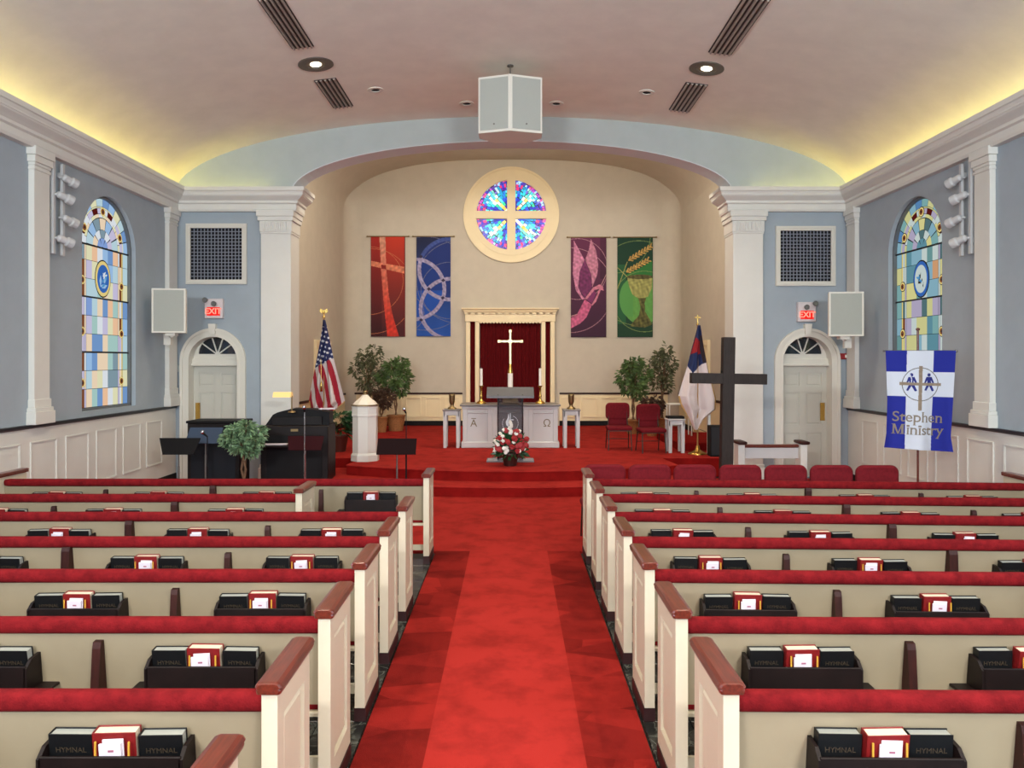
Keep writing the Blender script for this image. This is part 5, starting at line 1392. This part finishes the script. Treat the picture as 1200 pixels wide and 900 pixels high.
def serif_word(txt, size, wpx, cx, cy):
    if txt == 'M':
        V = []; P = []; me = None; h = .066
        for poly in ([(-.5, -h), (-.34, -h), (-.34, h), (-.5, h)], [(.28, -h), (.5, -h), (.5, h), (.28, h)], [(-.5, h), (-.28, h), (.06, -h), (-.06, -h)], [(-.06, -h), (.06, -h), (.4, h), (.28, h)],
                     [(-.62, -h), (-.22, -h), (-.22, -h+.008), (-.62, -h+.008)], [(.16, -h), (.62, -h), (.62, -h+.008), (.16, -h+.008)], [(-.62, h-.008), (-.3, h-.008), (-.3, h), (-.62, h)], [(.3, h-.008), (.62, h-.008), (.62, h), (.3, h)]):
            n = len(V); V += [(x*.1, y, .001) for x, y in poly]; P.append([n, n+1, n+2, n+3])
    else:
        me = text_mesh(txt, size, .0015, .0006)
        V = [tuple(v.co) for v in me.vertices]; P = [list(p.vertices) for p in me.polygons]
    seen = set(); st = size*.11
    for e in (me.edges if me else []):
        a, c = V[e.vertices[0]], V[e.vertices[1]]
        if abs(a[1]-c[1]) < 1e-5 and a[2] > 0 and c[2] > 0 and st*.55 < abs(a[0]-c[0]) < st*1.9:
            key = (round((a[0]+c[0])/2, 3), round(a[1], 3))
            if key in seen: continue
            seen.add(key); x = (a[0]+c[0])/2; y = a[1]; hw = abs(a[0]-c[0])*.95; h = st*.16; n = len(V); z = max(a[2], c[2])
            V += [(x-hw, y-h, z), (x+hw, y-h, z), (x+hw, y+h, z), (x-hw, y+h, z)]; P.append([n, n+1, n+2, n+3])
    xsn = [v[0] for v in V]; k = wpx/5.29*sc_/(max(xsn)-min(xsn)); ca, sa = math.cos(math.radians(-2.2)), math.sin(math.radians(-2.2))
    q = Vector(((1020+cx/5.29-600)/F*Ys-p.x, 0, HC+(HORIZON-(400+cy/5.29))/F*Ys-.01)); W_ = []
    for (x, y, z) in V:      # lay the word on the waving cloth
        x *= k; X, Z = x*ca-y*sa, x*sa+y*ca; X += q.x; Z += q.z
        zy = (HORIZON-(Z+.01-HC)*F/Ys-400)*5.29; zx = ((X+p.x)*F/Ys+600-1020)*5.29
        B = (zy-58)/614.; xl_ = np.interp(B, [0, .5, .85, 1], [90, 102, 98, 84]); xr_ = np.interp(B, [0, .5, .85, 1], [525, 508, 495, 511]); A = (zx-xl_)/(xr_-xl_)
        W_.append((X, -.02+.03*B*math.sin(A*9+.5)+.012*math.sin(A*21)*B-.006-z, Z))
    m2 = bpy.data.meshes.new('lettering'); m2.from_pydata(W_, [], P); m2.materials.append(LG); link('lettering', m2, t)
serif_word('Stephen', .19, 306, 289, 472); serif_word('inistry', .19, 236, 331, 552); serif_word('M', .19, 76, 169, 541)

# ================================================================ PLANTS
def tree(name, label, px, pbase, Yp, zf, ptop, pbot, halfw, leafm, nleaf, leaf=.09, pot=True, cat='plant', pot_m=None, droop=.3, pot_r=.17, pot_h=.32, clumps=9, stems=3):
    c = at(px, 0, Yp); t = thing(name, label, cat, (c.x, Yp, zf)); sc_ = Yp/F
    z1 = at(0, ptop, Yp).z-zf; z0 = at(0, pbot, Yp).z-zf; hw = halfw*sc_
    b = MB(); b.lathe([(pot_r*.75, 0), (pot_r*.95, pot_h*.6), (pot_r, pot_h-.03), (pot_r*1.06, pot_h-.02), (pot_r*1.06, pot_h), (pot_r*.8, pot_h)], 18); obj('pot', b, pot_m or M_BASKET, t)
    b = MB(); tips = []
    zm = (z0+z1)/2
    for k in range(stems):
        a = 2*PI*k/stems+.5; p0 = Vector((.03*math.cos(a), .03*math.sin(a), pot_h-.05)); p1 = Vector((-.04*math.cos(a), -.04*math.sin(a), (pot_h+z0)/2)); p2 = Vector((.05*math.cos(a+1), .05*math.sin(a+1), z0+.15)); p3 = Vector((hw*.4*math.cos(a+.5), hw*.3*math.sin(a+.5), zm+.2))
        b.tube([p0, p1, p2, p3], [.022, .018, .015, .008], 6); tips.append(p3)
    cl = []
    for k in range(clumps):
        v = -1+2*(k+.5)/clumps; rr = math.sqrt(max(0, 1-v*v))*random.uniform(.55, .85); a = k*2.4
        cl.append(Vector((hw*rr*math.cos(a), hw*.8*rr*math.sin(a), zm+(z1-z0)/2*v*.8)))
    for q in cl: b.tube([Vector((0, 0, z0+.12)).lerp(q, .1), q], [.008, .004], 5)
    obj('stem', b, M_BARK, t)
    b = MB()
    for k in range(nleaf):
        q = random.choice(cl); R_ = Vector((hw*.36, hw*.36, (z1-z0)*.17))*(.7+.6*((q.x*37) % 1))
        d = Vector((random.gauss(0, 1), random.gauss(0, 1), random.gauss(0, 1))).normalized(); rr = random.random()**.45
        P = q+Vector((d.x*R_.x, d.y*R_.y, d.z*R_.z))*rr
        leafy(b, P, Vector((d.x, d.y, d.z*.5-droop)), leaf*random.uniform(.7, 1.2), leaf*.42)
    obj('foliage', b, leafm, t, kind='stuff')
    return t
tree('potted_ficus', 'tall sparse potted ficus in the left corner of the chancel', 432, 0, 20.6, ZP, 406, 462, 19, M_LEAFD, 900, .13)
tree('potted_ficus', 'bushy green potted ficus in a basket, left chancel wall', 464, 0, 20.4, ZP, 420, 462, 21, M_LEAF, 1500, .13, pot_r=.24, pot_h=.42)
tree('potted_shrub', 'low bronze-leaved potted plant between the two left chancel ficus trees', 447, 0, 20.0, ZP, 455, 478, 14, M_LEAFR, 700, .12, pot_r=.16, pot_h=.4, stems=2)
tree('potted_ficus', 'bushy green potted ficus behind the left platform chair', 742, 0, 19.6, ZP, 419, 466, 20, M_LEAF, 1500, .13, pot_r=.2, pot_h=.36)
tree('potted_ficus', 'tall sparse potted ficus in the right corner of the chancel', 776, 0, 20.6, ZP, 405, 458, 17, M_LEAFD, 900, .13)
tree('potted_shrub', 'low bronze-leaved potted plant between the platform chairs and wall', 764, 0, 19.0, ZP, 466, 486, 16, M_LEAFR, 800, .12, pot_r=.15, pot_h=.2, stems=2)
tree('potted_ficus', 'variegated potted ficus between piano and organ on the left', 286, 0, 11.9, .01, 493, 533, 25, M_LEAFP, 2000, .085, pot_r=.16, pot_h=.3, pot_m=mat('dark_planter', (40, 30, 28), .6), clumps=12)
# broad-leaf plant beside the font
c = on_z(397, 529, ZP); t = thing('peace_lily', 'glossy broad-leaved plant in a dark pot behind the font', 'plant', (c.x, c.y, ZP)); sc_ = c.y/F
b = MB(); b.lathe([(.14, 0), (.2, .32), (.21, .34), (.17, .34)], 16); obj('pot', b, mat('brown_pot', (84, 36, 26), .5), t)
b = MB()
for k in range(110):
    a = random.uniform(0, 2*PI); r = random.uniform(.08, .36); z = random.uniform(.45, .86)-.35*r; P = Vector((r*math.cos(a)*.6, r*math.sin(a)*.6, z)); leafy(b, P, (math.cos(a), math.sin(a), random.uniform(-.7, .3)), random.uniform(.18, .3), .09)
obj('foliage', b, M_LEAFG, t, kind='stuff')

# ================================================================ LEFT MUSIC AREA
# upright piano seen from behind
def B_(x0, x1, y0, y1, Y): a = at(x0, y1, Y); c = at(x1, y0, Y); return a.x, c.x, a.z, c.z
x0, x1, z0, z1 = B_(221, 279, 494, 560, 12.6)
t = thing('upright_piano', 'black upright piano back standing before the left door', 'piano', ((x0+x1)/2, 12.6, .01)); hw = (x1-x0)/2+.02
b = MB(); b.box(-hw, hw, 0, .5, .0, z1-.04, .008); obj('case', b, M_BLKWOOD, t); b = MB(); b.box(-hw-.02, hw+.04, -.02, .55, z1-.04, z1, .008); obj('lid', b, M_BLACK, t)
b = MB(); b.box(-hw+.06, hw-.06, -.012, 0, .1, z1-.12, .004); obj('back_cloth', b, mat('piano_back_cloth', (16, 22, 30), .9), t)
# organ console
x0, x1, z0, z1 = B_(306, 384, 500, 560, 12.9)
t = thing('organ_console', 'dark wooden organ console with raised lid behind the music stands', 'organ', ((x0+x1)/2, 12.9, .01), (0, 0, .06)); hw = (x1-x0)/2
b = MB(); b.box(-hw, hw, 0, .75, 0, z1, .012); obj('case', b, M_BLKWOOD, t)
zt = at(0, 480, 13.1).z
b = MB(); b.prism([(-hw+.02, z1), (hw-.02, z1), (hw-.02, zt-.06), (hw-.3, zt-.01), (-.1, zt), (-hw+.22, zt-.06), (-hw+.14, zt-.1)], lambda u, z, w_: (u, w_, z), .25, .62); obj('hood', b, M_BLACK, t)
b = MB(); b.box(-.42, .42, .2, .24, z1+.0, z1+.14, .006); obj('music_desk', b, M_BLKWOOD, t)
sx0 = at(322, 0, 12.6).x-(x0+x1)/2; sz = at(0, 522, 12.6).z
b = MB(); b.box(sx0-.26, sx0+.24, -.42, .0, sz-.03, sz, .004); obj('side_shelf', b, M_BLKWOOD, t)
b = MB(); b.box(-.06, .06, -.006, 0, z1-.09, z1-.05); obj('name_plate', b, M_DBRASS, t)
b = MB(); b.box(-hw+.1, hw-.1, -.012, 0, .1, z1-.15, .004); obj('back_panel', b, M_BLACK, t)
b = MB(); b.box(-.14, .14, -.08, .08, 0, .02, .002); tag(obj('paper_stack', b, M_PAPER, None, (at(352, 0, 13.0).x+.42, 13.2, zt+.0)), 'sheets of paper lying on the organ top', 'papers')
# organ lamp
c = at(331, 464, 13.0); t = thing('organ_lamp', 'lit brass desk lamp over the organ console', 'lamp', (at(342, 0, 13.0).x, 13.0, zt-.04))
b = MB(); hz = c.z-zt+.04; b.tube([(0, 0, 0), (0, 0, hz), (-.1, 0, hz+.05)], .01, 6); b.lathe([(.07, 0), (.06, .02), (.01, .03)], 12); obj('stem', b, M_DBRASS, t)
b = MB(); b.prism([(-.09, -.03), (.09, -.03), (.05, .055), (-.05, .055)], lambda y, z, x: (x, y, z), -.30, .0); 
for i in range(len(b.v)): b.v[i] = (b.v[i][0], b.v[i][1], b.v[i][2]+hz+.01)
obj('shade', b, mat('amber_lamp_shade', (226, 190, 120), .4, emis=(240, 200, 130), estr=.25), t)

def music_stand(px0, px1, py0, py1, Y, label, m=None, tilt=.35, skew=0, base=.01, pole_px=None):
    a = at(px0, py1, Y); c = at(px1, py0, Y); W = c.x-a.x; H = c.z-a.z; cx = (a.x+c.x)/2
    t = thing('music_stand', label, 'music stand', (cx, Y, base)); zl = a.z-base; zh = c.z-base; dp = H*tilt+.08
    b = MB(); sk = skew
    P = [(-W/2+sk, 0, zl), (W/2-abs(sk)*.3, 0, zl), (W/2, dp, zh), (-W/2, dp, zh)]; Q = [(x, y+.012, z-.004) for x, y, z in P]
    b.add(P+Q, [(0, 1, 2, 3), (4, 7, 6, 5), (0, 4, 5, 1), (1, 5, 6, 2), (2, 6, 7, 3), (3, 7, 4, 0)]); obj('desk', b, m or M_BLACK, t)
    b = MB(); b.box(-W/2+max(sk, 0), W/2-abs(sk)*.3, .0, .06, zl-.012, zl); obj('lip', b, m or M_BLACK, t)
    b = MB(); b.tube([(0, dp*.6+.02, .12), (0, dp*.6+.02, zl+H*.4)], .011, 8); b.cyl((0, dp*.6+.02, .1), (0, dp*.6+.02, zl-.2), .016, n=8); obj('pole', b, M_GREYM, t)
    for k in range(3): a_ = k*2*PI/3+.5; g = MB(); g.tube([(0, dp*.6+.02, .2), (.28*math.cos(a_), dp*.6+.02+.28*math.sin(a_), 0.005)], .009, 6); obj('leg', g, M_BLACK, t)
    return t
music_stand(181, 230, 514.5, 532, 11.7, 'black music stand, leftmost, near the left wall', skew=.12)
music_stand(218, 257, 502, 519, 12.1, 'black music stand with painted blue reflection in front of the black piano', mat('black_stand_blue_reflection', (50, 66, 88), .5), skew=-.02)  # blue light reflected by the black desk is painted into its colour
music_stand(334, 377, 512, 527, 11.9, 'maroon-black music stand with loose pages in front of the organ', mat('maroon_stand', (44, 10, 16), .7, spec=0.1), skew=.05)
music_stand(441, 487, 515, 532, 12.3, 'black music stand in front of the font', mat('maroon_black_stand', (26, 9, 12), .7, spec=0.1))
c = at(322, 520, 12.1); b = MB(); b.box(-.22, .2, -.1, .08, 0, .012, .001); tag(obj('sheet_music', b, M_PAPER, None, (at(322, 0, 12.6).x, 12.62, at(0, 522, 12.6).z+.012), (0, 0, .1)), 'white open sheet music on the organ shelf, left of the maroon stand', 'papers')
def mic_stand(px, ptop, Y, label, boom=0.0, mcol=None, base=.01):
    c = at(px, ptop, Y); t = thing('microphone_stand', label, 'microphone stand', (c.x, Y, base)); H = c.z-base
    b = MB(); b.cyl((0, 0, .02), (0, 0, H*.55), .014, n=8); b.cyl((0, 0, H*.55), (0, 0, H-.05), .008, n=8); obj('pole', b, mcol or M_BLACK, t)
    b = MB(); b.lathe([(.14, 0), (.14, .015), (.03, .03)], 16); obj('base', b, M_BLACK, t)
    b = MB(); q = Vector((boom, -.03, H)); b.cyl(Vector((0, 0, H-.06)), q, .011, .02, n=10); b.m = 1; b.rbox(q+Vector((0, 0, .01)), (.055, .055, .065), .027, 3); obj('microphone', b, [M_BLACK, M_CHROME], t)
mic_stand(243, 507, 11.6, 'microphone on a black stand in front of the music stand with painted blue reflection', -.06)
mic_stand(476, 480, 12.75, 'tall thin black microphone stand right of the font', -.03)
mic_stand(357, 478, 11.45, 'chrome microphone stand before the organ console', .0, M_CHROME)
